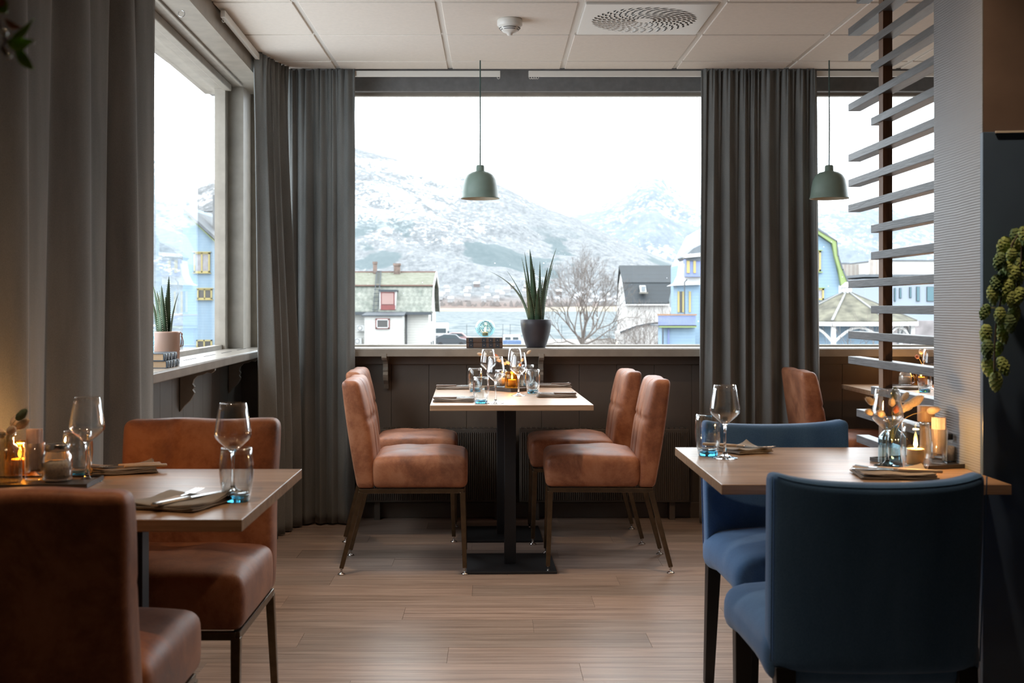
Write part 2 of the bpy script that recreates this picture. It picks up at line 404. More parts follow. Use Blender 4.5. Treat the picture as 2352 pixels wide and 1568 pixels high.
# ---- back wall: panelling, header, posts
wall_back = G().box(-1.6, 4.75, BW + .012, BW + .16, 0, SILL - .02).obj('wall_back', 'head_grey', kind='structure')
x = -1.42; 
px0 = (899 - VX) * BW / F - .2085 * 4
for k in range(29):
    xa = px0 + .2085 * k
    G().rbox(.1035, .006, .455, .0018, (1, 1, 1), c=(xa + .104, BW + .006, .465)).obj('panel', 'wall_taupe', wall_back)
G().box(-1.6, 4.75, BW, BW + .16, 2.363, 2.6).box(-1.6, 4.75, 6.41, BW + .16, CEIL + .055, CEIL + .2).obj('header', 'head_grey', wall_back)
G().box(1.42, 1.55, BW + .02, BW + .12, SILL, 2.363).obj('post', 'frame_paint', wall_back)
G().box(-1.4, -1.3, BW + .02, BW + .12, SILL - .02, 2.363).obj('post', 'frame_paint', wall_back)
G().box(-1.6, 4.75, BW - .018, BW, 0, .085).obj('baseboard_back', 'wall_taupe', kind='structure', bevel=.004)
# windows 2 and 3 in the back wall
def win_back(name, x0, x1):
    wn = G().box(x0, x1, BW + .05, BW + .09, SILL - .02, SILL + .012).obj(name, 'white_metal', kind='structure')
    G().box(x0, x1, BW + .05, BW + .09, 2.345, 2.365).obj('window_frame', 'frame_paint', wn)
    G().box(x0, x0 + .025, BW + .05, BW + .09, SILL, 2.35).obj('window_frame', 'frame_paint', wn)
    G().box(x1 - .025, x1, BW + .05, BW + .09, SILL, 2.35).obj('window_frame', 'frame_paint', wn)
    G().box(x0, x1, BW + .068, BW + .072, SILL, 2.355).obj('pane', 'pane', wn)
M['pane'] = thin_glass('window_glass', (.985, .995, .995), .025, 4.5, .5, rough=.0)
win_back('window_2', -1.3, 1.42); win_back('window_3', 1.55, 4.6)
# sill, apron
sill_b = G().rbox(3.05, .1, .014, .004, (2, 2, 1), c=(1.7, 6.562, SILL - .014)).obj('trim_1', 'sill_paint', kind='structure', smooth=False)
G().box(-1.35, 4.7, 6.45, 6.464, SILL - .046, SILL - .004).obj('sill_edge', 'frame_paint', sill_b, bevel=.003)
G().box(-1.35, 4.7, BW - .025, BW + .002, SILL - .095, SILL - .03).obj('apron', 'wall_taupe', sill_b, bevel=.003)

# ---- left wall (slightly out of square), built in its own frame
wall_left = G().box(-.2, -.012, -3.1, 6.8, 0, .915).box(-.2, 0, -3.1, 2.4, .9, 2.7).box(-.2, 0.17, -3.1, 6.62, 2.345, 2.62) \
    .box(-.03, .05, 6.4, 6.7, .9, 2.345).obj('wall_left', 'frame_paint', kind='structure', xf=LW)
for k in range(17):
    ya = 6.62 - .2 * (k + 1)
    G().rbox(.006, .099, .455, .0018, (1, 1, 1), c=(-.006, ya + .1, .46)).obj('panel', 'wall_left_paint', wall_left, xf=LW)
G().box(0, .006, -3, 6.6, 0, .085).obj('baseboard_left', 'wall_left_paint', kind='structure', xf=LW)
win1 = G().box(-.085, -.045, 2.4, 6.45, .935, .965).box(-.085, -.045, 2.4, 6.45, 2.32, 2.345).box(-.085, -.03, 6.31, 6.5, .94, 2.345) \
    .box(-.085, -.045, 2.4, 2.47, .94, 2.345).obj('window_1', 'frame_paint', kind='structure', xf=LW)
G().box(-.067, -.063, 2.45, 6.32, .95, 2.335).obj('pane', 'pane', win1, xf=LW)
G().box(-.04, .0, 2.4, 6.33, 2.31, 2.345).obj('window_frame', 'frame_paint', win1, xf=LW, bevel=.004)
G().box(.045, .06, 2.4, 6.33, 2.335, 2.352).obj('window_frame', 'frame_paint', win1, xf=LW, bevel=.003)
sill_l = G().rbox(.1175, 1.28, .014, .004, (2, 2, 1), c=(.0525, 5.15, SILL - .014)).obj('trim_2', 'sill_paint', kind='structure', xf=LW)
G().box(.155, .172, 3.87, 6.42, SILL - .04, SILL - .003).obj('sill_edge', 'sill_paint', sill_l, xf=LW, bevel=.004)
for k in range(5):
    ya = 4.55 + .4 * k
    G().box(.06, .068, ya, ya + .24, SILL - .001, SILL + .0006).obj('vent_slot', 'black', sill_l, xf=LW)
# other walls
G().box(4.6, 4.8, -3.2, 6.75, 0, 2.7).obj('wall_right', 'room_wall', kind='structure')
G().box(-1.9, 4.8, -3.3, -3.1, 0, 2.7).obj('wall_front', 'room_wall', kind='structure')
G().box(4.585, 4.6, -3, 6.6, 0, .085).obj('baseboard_right', 'wall_taupe', kind='structure')
# pillar and partition on the right
part_wall = G().box(1.216, 3.0, 2.967, 3.29, 0, CEIL).obj('wall_partition', 'dark_wall', kind='structure')
G().box(1.2145, 1.2165, 2.9655, 3.292, 0, CEIL).obj('wallpaper', 'ribbed', part_wall, label='grey ribbed wallpaper face')
# ---- brackets under the sills
def bracket_prof(dp, ht):
    pts = [(0, 0), (dp, 0), (dp, -.022), (dp * .9, -.034), (dp * .78, -.03), (dp * .66, -.04), (dp * .5, -.045), (dp * .4, -.06),
           (dp * .36, -.08), (dp * .42, -.092), (dp * .36, -.104), (dp * .42, -.118), (dp * .36, -.135), (dp * .3, -.15), (dp * .14, -ht * .86), (0.0, -ht)]
    return pts
def bracket(name, xf, label):
    g = G(); pts = bracket_prof(.15, .2); g.ext(pts, -.014, .014); return g.obj(name, 'frame_paint', xf=xf, label=label, cat='bracket', group='brackets under the window sills', bevel=.002)
for y, lb in ((3.83, 'scalloped wooden bracket under the left sill, half behind the near curtain'), (5.16, 'ornate scalloped wooden bracket in the middle of the left sill'), (6.25, 'dark scalloped bracket under the left sill beside the corner curtain')):
    bracket('sill_bracket', LW @ Matrix.Translation((0.003, y, SILL - .03)), lb)
for px, lb in ((884, 'dark wooden bracket under the back sill behind the left chairs'), (1243, 'dark wooden bracket under the back sill below the potted aloe')):
    xx = (px - VX) * 6.5 / F
    bracket('sill_bracket', Matrix.Translation((xx, BW - .026, SILL - .03)) @ Matrix.Rotation(-PI / 2, 4, 'Z'), lb)
# ---- radiators
def radiator(x0, x1, label):
    t = thing('radiator', label, 'radiator', ((x0 + x1) / 2, 6.53, 0), group='low ribbed radiators under the window'); L = (x1 - x0) / 2
    G().box(-L, L, -.02, .03, .1, .5).obj('body', 'radiator', t, bevel=.004)
    g = G(); n = int(2 * L / .0115)
    for i in range(n):
        x = -L + .01 + i * .0115; g.rbox(.0038, .005, .185, .004, (1, 1, 1), c=(x + .003, -.024, .297))
    g.obj('ribs', 'radiator', t, smooth=True, kind='stuff')
    g = G()
    for i in range(int(2 * L / .03)): g.box(-L + .01 + i * .03, -L + .028 + i * .03, -.018, .028, .5, .506)
    g.obj('grille', 'radiator', t)
    for s in (-1, 1): G().box(s * L * .8 - .015, s * L * .8 + .015, .0, .07, 0.0, .12).obj('bracket', 'radiator', t)
radiator(-.72, .1, 'low ribbed radiator under the window left of the table posts')
radiator(.14, 1.07, 'low ribbed radiator under the window behind the right chairs')
# ---- curtain rails
def rail(a, b, label, glides, xf=None):
    g = G().bar(a, b, .02, .03); r = g.obj('curtain_rail', 'white_metal', label=label, cat='curtain rail', group='white curtain rails', xf=xf, bevel=.002)
    for p in glides:
        t = G(); t.tube([(p[0] + .007 * math.cos(q), p[1], p[2] + .007 * math.sin(q)) for q in [2 * PI * i / 12 for i in range(13)]], .0014, 6, False)
        t.obj('glide', 'white_metal', r, smooth=True, xf=xf)
RZ = CZ - (170 - VY) * 6.41 / F + .001
rail((-1.1, 6.41, RZ), ((1149 - VX) * 6.41 / F, 6.41, RZ), 'white curtain rail above the left half of the main window', [((1145 - VX) * 6.41 / F, 6.41, RZ - .02)])
rail(((1214 - VX) * 6.41 / F, 6.41, RZ), (4.5, 6.41, RZ), 'long white curtain rail running right from beside the pendant lamp', [((q - VX) * 6.41 / F, 6.41, RZ - .02) for q in (1218, 1224, 1229, 1234)])
rail((.2, 5.08, 2.415), (.2, 6.3, 2.415), 'short white curtain rail above the left window', [(.2, 5.1, 2.39)], LW)
# ---- screw hooks in the left window head
for (px, py, d, s, lb) in ((417, 30, 4.75, .013, 'steel screw hook nearer the camera in the left window head'), (466, 62, 5.1, .01, 'small steel hook further along the left window head')):
    x, y, z = P(px, py, d); z0 = 2.349 - z + 0
    g = G(); g.tube([(0, 0, z0)] + [(s * math.sin(q), 0, s * math.cos(q) - s * .2) for q in [i * .45 for i in range(13)]], .0016, 6)
    g.obj('screw_hook', 'steel', loc=(x, y, z), smooth=True, label=lb, cat='hook', group='hooks in the left window head')

# ================================================================== CURTAINS
def curtain(name, path, z0, z1, amp, nf, seed, label, gather=.5, sub=10, spread=None, ph0=0, th=.006, drop=(0, 0)):
    """cloth hung along a path of (x,y) points; folds stand out along its normal"""
    rnd = random.Random(seed); L = [0]; pts = [Vector((p[0], p[1], 0)) for p in path]
    for a, b in zip(pts, pts[1:]): L.append(L[-1] + (b - a).length)
    T = L[-1]
    def at(s):
        s = max(0, min(T, s))
        for i in range(len(pts) - 1):
            if s <= L[i + 1] + 1e-9:
                k = (s - L[i]) / (L[i + 1] - L[i]); d = (pts[i + 1] - pts[i]).normalized(); return pts[i].lerp(pts[i + 1], k), Vector((-d.y, d.x, 0))
        return pts[-1], Vector((-d.y, d.x, 0))
    n = nf * sub * 2; rows = 44; amps = [rnd.uniform(.4, 1.2) for _ in range(nf + 2)]; phs = [rnd.uniform(-.28, .28) for _ in range(nf + 2)]
    drift = [rnd.uniform(-.35, .35) for _ in range(nf + 2)]
    g = G(); v = []
    for j in range(rows + 1):
        tz = j / rows; z = z1 + (z0 - z1) * tz; 
        top = math.exp(-tz * 14); low = sm(tz, .0, .9)
        for i in range(n + 1):
            u = i / n; k = min(int(u * nf), nf); fr = u * nf - k
            def lerp(a): return a[k] * (1 - fr) + a[min(k + 1, nf)] * fr
            ph = 2 * PI * nf * (u + .022 * math.sin(2 * PI * u * 1.7 + seed) + .012 * math.sin(2 * PI * u * 3.1 + 2 * seed)) + ph0 + (lerp(phs) + lerp(drift) * low) * 2.2
            c = math.sin(ph); c = math.copysign(abs(c) ** .8, c)
            A = amp * lerp(amps) * (.45 + .75 * low) * (1 - .45 * top)
            fine = math.sin(ph * 3 + 1.3) * amp * .38 * math.exp(-tz * 11) + math.sin(ph * 2 + seed) * amp * .16
            uu = u + (math.sin(ph * 2) * .028 / nf * 2)
            if spread: uu = .5 + (uu - .5) * (spread[0] + (spread[1] - spread[0]) * low)
            p, nn = at(T * uu if 0 <= uu <= 1 else T * max(0, min(1, uu)))
            ex = (uu - max(0, min(1, uu))) * T
            dirv = Vector((nn.y, -nn.x, 0))
            u0 = u; q = p + dirv * ex + nn * (A * c + fine)
            q = q + Vector((drop[0], drop[1], 0)) * low
            v.append((q.x, q.y, z + (0.006 * math.sin(ph * 2) if j == 0 else 0)))
    f = [(j * (n + 1) + i, j * (n + 1) + i + 1, (j + 1) * (n + 1) + i + 1, (j + 1) * (n + 1) + i) for j in range(rows) for i in range(n)]
    g.add(v, f); t = thing(name, label, 'curtain')
    o = g.obj('cloth', 'curtain', t, smooth=True)
    so = o.modifiers.new('solid', 'SOLIDIFY'); so.thickness = th; so.offset = 0
    # pleat tape band along the top
    gb = G(); vb = []
    for j, zz in enumerate((z1 - .012, z1 - .075)):
        for i in range(n + 1):
            a = v[i + (1 if j else 0) * 0]; vb.append((a[0], a[1], zz))
    return t
curtain('curtain', [(-1.235, 2.1), (-1.24, 3.0), (-1.185, 3.6), (-1.125, 3.93)], .01, 2.44, .043, 5, 4, 'big dark grey curtain in the left foreground with wide folds', ph0=.2, sub=14)
curtain('curtain', [lw(.2, 5.93, 0)[:2], (-1.13, 6.22), (-1.09, 6.33)], .008, 2.434, .04, 4, 8, 'grey curtain in the corner at the left window, lit along one fold', ph0=1.2, sub=12, spread=(.95, 1.12), drop=(.045, -.01))
curtain('curtain', [(-1.1, 6.385), (-.752, 6.385)], .01, 2.434, .031, 5, 12, 'dark grey curtain at the left side of the main window', ph0=2, spread=(1.02, 1.0))
curtain('curtain', [(1.13, 6.385), (1.715, 6.385)], .01, 2.434, .033, 8, 21, 'dark grey curtain between the main window and the right window', ph0=0, spread=(1.05, 1.1), sub=12)

# ================================================================== SLAT SCREEN
scr = thing('slat_screen', 'open screen of dark horizontal wooden slats on a brown post beside the pillar', 'room divider', (1.237, 3.766, 0))
G().box(-.015, .015, -.021, .021, 0, CEIL).obj('post', 'post', scr, bevel=.001)
far = {11: 4.093, 10: 4.093, 9: 3.847, 8: 4.093, 7: 3.847, 6: 4.093, 5: 4.093, 4: 4.093, 3: 3.847, 2: 3.847, 1: 4.093, 0: 3.847, -1: 4.093, -2: 4.093, -3: 3.847, -4: 4.0, -5: 4.0}
for k in range(-12, 15):
    z = 1.157 + .0864 * k
    fy = far.get(k, 3.847 if k % 2 else 4.0)
    G().box(-.021, .021, 3.29 - 3.766, fy - 3.766, -.0125, .0125).obj('slat', 'slat', scr, bevel=.0012, loc=(0, 0, z))

# ---- navy wall panel with a pale top edge, on the partition
nv = thing('wall_shelf_panel', 'dark navy panel with a thin pale edge on the dark wall behind the hop garland', 'wall panel', (1.7, 2.955, 0))
x0 = (2287 - VX) * 2.95 / F - 1.7
G().box(x0 - .033, .6, -.008, .01, .2, CZ - (303 - VY) * 2.95 / F).obj('board', 'navy', nv, bevel=.002)
G().bar((x0 - .003, -.012, CZ - (304 - VY) * 2.95 / F), (.6, -.012, CZ - (288 - VY) * 2.95 / F), .008, .005).obj('edge_strip', 'white_metal', nv, label='thin pale edge strip')

# ================================================================== VENT, SMOKE DETECTOR, PENDANTS
vt = thing('ceiling_vent', 'square white ceiling air vent with a round pattern of slots', 'vent', (gx0 + 1.5, gy0 + .3, CEIL))
G().rbox(.28, .28, .006, .004, (1, 1, 1), c=(0, 0, -.002)).box(-.29, .29, -.29, .29, .004, .01).obj('plate', 'white_metal', vt)
gf = G(); gs = G()
for r in range(9):
    rr = .05 + r * .0215; n = 14 + r * 3
    for i in range(n):
        a = 2 * PI * i / n + r * .21; L = .013 + r * .0007
        m = Matrix.Translation((rr * math.cos(a), rr * math.sin(a), -.008)) @ Matrix.Rotation(a + .9, 4, 'Z')
        gs.add([(-L, 0, -.0008), (-L * .2, -.0058, -.0008), (L, 0, -.0008), (-L * .2, .0058, -.0008)], [(0, 3, 2, 1)], m)
        gf.add([(-L, .003, -.0002), (-L * .1, .0068, -.0035), (L, .003, -.0002), (-L * .1, .0085, 0)], [(0, 1, 2), (0, 3, 1), (3, 2, 1)], m)
gs.obj('slot', 'black', vt, kind='stuff'); gf.obj('fin', 'white_metal', vt, kind='stuff')
sd = thing('smoke_detector', 'round cream smoke detector on the ceiling', 'smoke detector', (.071, 5.29, CEIL - .005))
G().lathe([(0, 0), (.053, 0), (.056, -.006), (.056, -.026), (.05, -.032), (.045, -.036)], 32).obj('base', 'white_metal', sd, smooth=True)
G().lathe([(.045, -.034), (.046, -.04), (.03, -.056), (.014, -.062), (.012, -.068), (.008, -.072), (0, -.073)], 32).obj('head', 'white_metal', sd, smooth=True)
g = G()
for (r, z) in ((.0462, -.0405), (.0395, -.0472)):
    for q in range(4):
        a0 = q * PI / 2 + PI / 4 + .12
        g.tube([(r * math.cos(a0 + i * .13), r * math.sin(a0 + i * .13), z) for i in range(11)], .0013, 5)
g.obj('vent_slot', 'black', sd)
def pendant(x, label):
    t = thing('pendant_lamp', label, 'lamp', (x, 6.17, 0), group='sage green pendant lamps')
    prof = [(.0, 1.898), (.018, 1.898), (.0215, 1.893), (.0225, 1.87), (.026, 1.866), (.05, 1.86), (.07, 1.845), (.082, 1.822), (.0885, 1.79), (.0925, 1.76), (.096, 1.735), (.1005, 1.728), (.1005, 1.725)]
    inner = [(.0985, 1.725), (.094, 1.735), (.0905, 1.76), (.0865, 1.79), (.08, 1.82), (.068, 1.842), (.03, 1.858), (0, 1.86)]
    G().lathe(prof + [inner[0]], 48).obj('shade', 'lamp_green', t, smooth=True); G().lathe(inner, 48).obj('lamp_inner', 'lamp_in', t, smooth=True)
    G().tube([(0, 0, 1.895), (.001, 0, 2.1), (0, 0, 2.3), (0, 0, CEIL)], .0034, 8).obj('cord', 'cord_green', t)
    G().lathe([(0, 1.79), (.012, 1.79), (.024, 1.81), (.018, 1.84), (.014, 1.86)], 16).obj('bulb', 'white_metal', t, smooth=True)
pendant((1103 - VX) * 6.17 / F, 'sage green dome pendant lamp in front of the main window')
pendant((1904.5 - VX) * 6.17 / F, 'sage green dome pendant lamp in front of the right window')
# ================================================================== TABLES
TH_ = .024; TZ = .75
def table(name, label, loc, rz, hx, hy, posts, mat, group='oak dining tables'):
    t = thing(name, label, 'table', loc, rz, group)
    G().rbox(hx, hy, TH_ / 2, .0015, (1, 1, 1), c=(0, 0, TZ - TH_ / 2)).obj('tabletop', mat, t)
    for (px, py) in posts:
        G().box(px - .026, px + .026, py - .026, py + .026, .01, TZ - TH_ - .005).obj('post', 'black_metal', t, bevel=.002)
        G().rbox(.198, .198, .005, .002, (1, 1, 1), c=(px, py, .006)).obj('base', 'black_metal', t)
        G().box(px - .16, px + .16, py - .04, py + .04, TZ - TH_ - .006, TZ - TH_ - .0003).obj('mount', 'black_metal', t)
    return t
CT = (.062, 5.69)
table('dining_table', 'pale oak table with four brown chairs in the centre by the window', (CT[0], CT[1], 0), .024, .347, .64, [(0.005, -.29), (-.01, .41)], 'oak')
table('dining_table', 'oak table in the left foreground with candle and glasses', (-.842, 2.695, 0), 0, .35, .365, [(.03, 0)], 'oak')
table('dining_table', 'oak table in the right foreground between the blue chairs', (.874, 3.16, 0), -.004, .339, .37, [(0, 0)], 'oak')
table('dining_table', 'oak table seen through the slat screen by the right window', (2.22, 5.78, 0), 0, .35, .64, [(0, -.29), (0, .35)], 'oak')

# ================================================================== BROWN CHAIRS
def brown_chair(label, loc, rz):
    t = thing('dining_chair', label, 'chair', loc, rz, 'brown leather dining chairs')
    W = .218
    def seatdef(x, y, z):
        e = (1 - (x / W) ** 4) * (1 - (y / .205) ** 4)
        if z > 0: z += .022 * e + .006 * math.sin(x * 31 + 1) * math.sin(y * 19) * e
        k = 1 + .02 * (1 - (z / .067) ** 2); x *= k; y *= 1 + .015 * (1 - (z / .067) ** 2)
        return (x, y, z)
    G().rbox(W, .205, .067, .028, (12, 12, 4), seatdef, c=(0, .03, .443)).obj('seat', 'leather', t, smooth=True)
    HZ = .237
    def backdef(x, y, z):
        s = .6 + .4 * min(1, (z + HZ) / .1)
        if y > 0:
            gx = 0
            for q in (-.07, .07): gx += math.exp(-((x - q) / .009) ** 2)
            gz = math.exp(-((z - .06) / .008) ** 2)
            cr = sum(math.exp(-(((x - q) / .02) ** 2 + ((z - .06) / .02) ** 2)) for q in (-.07, .07))
            ed = (1 - (x / W) ** 6) * (1 - (z / HZ) ** 8)
            y += (.012 * ed - .0075 * gx - .006 * gz - .014 * cr) * (1 if abs(z) < HZ * .98 else 0)
        tt = (z + HZ) / (2 * HZ)
        x *= 1 - .02 * (1 - tt) + .008 * math.sin(tt * 9)
        y *= .85 + .2 * math.sin(min(1, tt) * PI)
        lean = -.07 * tt + .003 * math.sin(tt * PI)
        z2 = z + (.0022 * math.sin(x * 26) if z > HZ * .8 else 0)
        return (x, y + lean, z2)
    G().rbox(W, .044, HZ, .024, (34, 3, 34), backdef, c=(0, -.206, .61)).obj('backrest', 'leather', t, smooth=True)
    f = G()
    for s in (-1, 1): f.bar((s * .2, -.235, .364), (s * .2, .22, .364), .02)
    f.bar((-.2, .215, .364), (.2, .215, .364), .02); f.bar((-.2, -.225, .364), (.2, -.225, .364), .02)
    f.obj('seat_frame', 'bronze', t, bevel=.002)
    for s in (-1, 1):
        for (a, b) in (((s * .2, .215, .36), (s * .2, .225, .028)), ((s * .2, -.225, .36), (s * .2, -.312, .028))):
            l = G().bar(a, b, .024, .024, .019, .019).obj('leg', 'bronze', t, bevel=.0025)
            G().lathe([(0, 0), (.017, 0), (.0165, .004), (.008, .008), (.005, .01), (.005, .024), (.009, .026), (.009, .032), (0, .032)], 16, c=(b[0], b[1], 0.0005)).obj('glide', 'steel', l, smooth=True)
    return t
br = brown_chair('brown leather chair left of the centre table, nearer the camera', (-.355, 5.40, 0), -PI / 2 + .02)
dup(br, (-.425, 6.115, 0), -PI / 2 + .01, 'brown leather chair left of the centre table, nearer the window')
dup(br, (.467, 5.43, 0), PI / 2 - .02, 'brown leather chair right of the centre table, nearer the camera')
dup(br, (.415, 6.06, 0), PI / 2 + .01, 'brown leather chair right of the centre table, nearer the window')
dup(br, (-.828, 3.125, 0), PI, 'dark brown leather chair facing the camera behind the left foreground table')
dup(br, (-.853, 2.36, 0), 0, 'brown leather chair seen from behind at the bottom left')
dup(br, (1.83, 6.1, 0), -PI / 2, 'brown leather chair in front of the curtain, seen beyond the blue chair')
tg = G().box(-.012, .012, -.002, .002, -.012, .012).obj('care_tag', 'black', br, loc=(.15, -.262, .445))

# ================================================================== BLUE CHAIRS
def blue_chair(label, loc, rz):
    t = thing('upholstered_chair', label, 'chair', loc, rz, 'blue upholstered chairs')
    def sd(x, y, z):
        e = (1 - (x / .23) ** 2) * (1 - (y / .235) ** 4)
        if z > 0: z += .03 * e
        x *= 1.0 + .03 * (1 - (z / .05) ** 2) + .03 * sm(y, -.1, .2)
        if z < 0: z -= .012 * sm(abs(y), .1, .22)
        return (x, y, z)
    G().rbox(.222, .235, .052, .04, (12, 12, 3), sd, c=(0, .02, .43)).obj('seat', 'blue_cloth', t, smooth=True)
    HZ = .205
    def bd(x, y, z):
        tt = (z + HZ) / (2 * HZ); c = (x / .22) ** 2
        y += .022 * c * c + .018 * c              # sides wrap forward
        y += -.03 * tt
        if z > .1: z += -.012 * (1 - c) * sm(z, .1, HZ) + .01 * c ** 3
        if y < 0: pass
        x *= 1 - .015 * (1 - tt)
        return (x, y, z)
    G().rbox(.224, .036, HZ, .022, (20, 3, 16), bd, c=(0, -.215, .608)).obj('backrest', 'blue_cloth', t, smooth=True)
    p = G()
    for s in (-1, 1):
        pts = []
        for i in range(15):
            zz = -HZ + .02 + (2 * HZ - .03) * i / 14; q = bd(s * .2225, -.018, zz); pts.append((q[0] + s * .0, q[1] - .215 - .016, q[2] + .608))
        p.tube(pts, .0015, 6)
    pts = []
    for i in range(25):
        q = bd(-.213 + .426 * i / 24, -.03, HZ - .006); pts.append((q[0], q[1] - .215, q[2] + .608))
    p.tube(pts, .0015, 6); p.obj('piping', 'blue_cloth', t, smooth=True)
    for s in (-1, 1):
        G().bar((s * .19, .215, .395), (s * .193, .222, .0), .042, .042, .028, .028).obj('leg', 'black_wood', t, bevel=.002)
        G().bar((s * .19, -.2, .41), (s * .193, -.252, .0), .042, .042, .028, .028).obj('leg', 'black_wood', t, bevel=.002)
    return t
bc = blue_chair('navy blue upholstered chair seen from behind in the right foreground', (.8, 2.71, 0), 0)
dup(bc, (.873, 3.455, 0), PI + .06, 'blue upholstered chair facing the camera behind the right foreground table')

# ================================================================== GLASSWARE
def wine_glass(name='wine_glass'):
    t = thing(name, '', 'wine glass')
    out = [(.0045, .094), (.011, .0965), (.022, .106), (.0335, .1165), (.0395, .1235), (.0412, .13), (.0405, .138), (.0375, .158), (.0335, .18), (.0295, .2005)]
    inn = [(r - .0011, z) for r, z in reversed(out[1:])]; inn = [(.0287, .2008)] + inn[1:] + [(.003, .0975)]
    G().lathe(out + inn, 40).obj('bowl', 'bowl', t, smooth=True)
    G().lathe([(0, 0), (.034, 0), (.035, .0008), (.034, .0018), (.02, .0045), (.009, .009), (.0048, .016), (.0038, .03), (.0036, .06), (.0042, .082), (.0065, .092), (.011, .0965), (.004, .0985), (0, .0985)], 32).obj('stem', 'stemg', t, smooth=True)
    return t
def tumbler(name='tumbler', kind='plain'):
    t = thing(name, '', 'tumbler')
    out = [(.0275, .004), (.0305, .02), (.034, .04), (.0362, .062), (.036, .08), (.034, .1), (.0325, .114)]
    inn = [(.0313, .1145)] + [(r - .0014, z) for r, z in reversed(out[2:-1])] + [(.029, .022), (.02, .017), (0, .016)]
    G().lathe(out + inn, 40).obj('glass_wall', 'tumb', t, smooth=True)
    G().lathe([(0, 0), (.025, 0), (.0272, .003), (.0282, .009), (.0288, .0145), (.015, .0135), (0, .013)], 32).obj('base', 'blueg', t, smooth=True)
    return t
wg = wine_glass(); tb = tumbler()
wg_used = [0]; tb_used = [0]
def put(proto, used, loc, label, rz=0):
    if not used[0]:
        used[0] = 1; proto.location = loc; proto.rotation_euler[2] = rz; proto['label'] = label; return proto
    return dup(proto, loc, rz, label)
def WG(px, py, label, group, d=None):
    d = d or .415 * F / (py - VY); o = put(wg, wg_used, ((px - VX) * d / F, d, TZ + .0005), label); o['group'] = group
def TB(px, py, label, group, d=None, x=None):
    d = d or .415 * F / (py - VY); o = put(tb, tb_used, ((px - VX) * d / F, d, TZ + .0005), label); o['group'] = group
gw = 'wine glasses on the tables'; gt = 'blue-based tumblers on the tables'
WG(1138.5, 926, 'wine glass nearest the camera on the centre table', gw)
WG(1191, 908.6, 'wine glass in front of the candle on the centre table, to the right', gw)
WG(1121, 0, 'wine glass at the back left of the centre table', gw, 6.03)
WG(1182.5, 0, 'wine glass at the back right of the centre table below the sill', gw, 6.2)
TB(1105, 926, 'blue-based tumbler nearest the camera on the centre table', gt)
TB(1091.5, 0, 'blue-based tumbler at the back left of the centre table', gt, 5.86)
TB(1223.6, 903, 'blue-based tumbler right of the candle on the centre table', gt)
TB(1212, 0, 'tumbler at the far right of the centre table, half hidden', gt, 6.2)
WG(200, 1106, 'wine glass beside the candle on the left foreground table', gw)
WG(535, 1132, 'wine glass standing behind the tumbler at the corner of the left table', gw)
TB(178, 1098, 'blue-based tumbler behind the wine glass beside the salt jar on the left table', gt)
TB(543, 1151, 'blue-based tumbler at the corner of the left foreground table', gt)
WG(1665, 1052, 'wine glass at the left end of the right foreground table', gw)
TB(1626, 1046, 'blue-based tumbler at the left end of the right foreground table', gt)
WG(2038, 1070, 'wine glass in front of the dried flowers on the right foreground table', gw)
WG(2137, 0, 'wine glass left on the far right table seen through the slats', gw, 6.03)
TB(2124, 0, 'blue-based tumbler on the far right table beside the amber candle', gt, 5.83)

# ---- candles
def flame(t, z, energy):
    G().lathe([(0, z - .002), (.0032, z + .001), (.0052, z + .007), (.0045, z + .013), (.002, z + .021), (0, z + .027)], 12).obj('flame', 'flame', t, smooth=True)
    l = bpy.data.lights.new('candle_light', 'POINT'); l.energy = energy; l.color = (1, .5, .16); l.shadow_soft_size = .008
    o = bpy.data.objects.new('candle_light', l); COL.objects.link(o); o.parent = t; o.location = (0, 0, z + .04)
def candle(t, r, h, z0=.006, e=1.1):
    c = G().lathe([(0, z0), (r, z0), (r, z0 + h - .002), (r - .002, z0 + h), (r * .6, z0 + h - .003), (0, z0 + h - .004)], 24).obj('candle', 'wax', t, smooth=True)
    G().tube([(0, 0, z0 + h - .004), (0.001, 0, z0 + h + .004)], .0008, 5).obj('wick', 'wick', c)
    flame(t, z0 + h + .003, e)
def amber_holder(loc, label, e=1.1):
    t = thing('candle_holder', label, 'candle', loc, group='lit candles in glass holders')
    out = [(.0, 0), (.034, 0), (.0365, .004), (.0365, .062), (.034, .068), (.033, .072), (.0355, .074), (.0355, .082)]
    inn = [(.034, .082), (.0315, .07), (.0345, .06), (.0345, .006), (0, .005)]
    G().lathe(out + inn, 36).obj('jar', 'amberg', t, smooth=True); candle(t, .02, .036, e=e); return t
def tumbler_holder(loc, label, e=1.1):
    t = thing('candle_holder', label, 'candle', loc, group='lit candles in glass holders')
    out = [(.0285, .004), (.0335, .02), (.0375, .045), (.0375, .075), (.035, .1), (.033, .122)]
    inn = [(.0318, .1225)] + [(r - .0014, z) for r, z in reversed(out[1:-1])] + [(.02, .016), (0, .015)]
    G().lathe(out + inn, 36).obj('glass_wall', 'tumb', t, smooth=True); G().lathe([(0, 0), (.026, 0), (.0285, .003), (.029, .012), (0, .012)], 32).obj('base', 'blueg', t, smooth=True)
    candle(t, .021, .04, .017, e); return t
def on(px, d, z=TZ, dz=0.0005): return ((px - VX) * d / F, d, z + dz)
# ---- trays
def tray(loc, hx, hy, rz, label, h=.006):
    t = thing('serving_tray', label, 'tray', loc, rz, 'dark slate trays')
    G().rbox(hx, hy, h / 2, .0015, (1, 1, 1), c=(0, 0, h / 2)).obj('plate', 'stone', t)
    g = G()
    for s in (-1, 1): g.box(-hx, hx, s * hy - .002, s * hy + .002, 0.0, h + .004).box(s * hx - .002, s * hx + .002, -hy, hy, 0.0, h + .004)
    g.obj('rim', 'stone', t); return t
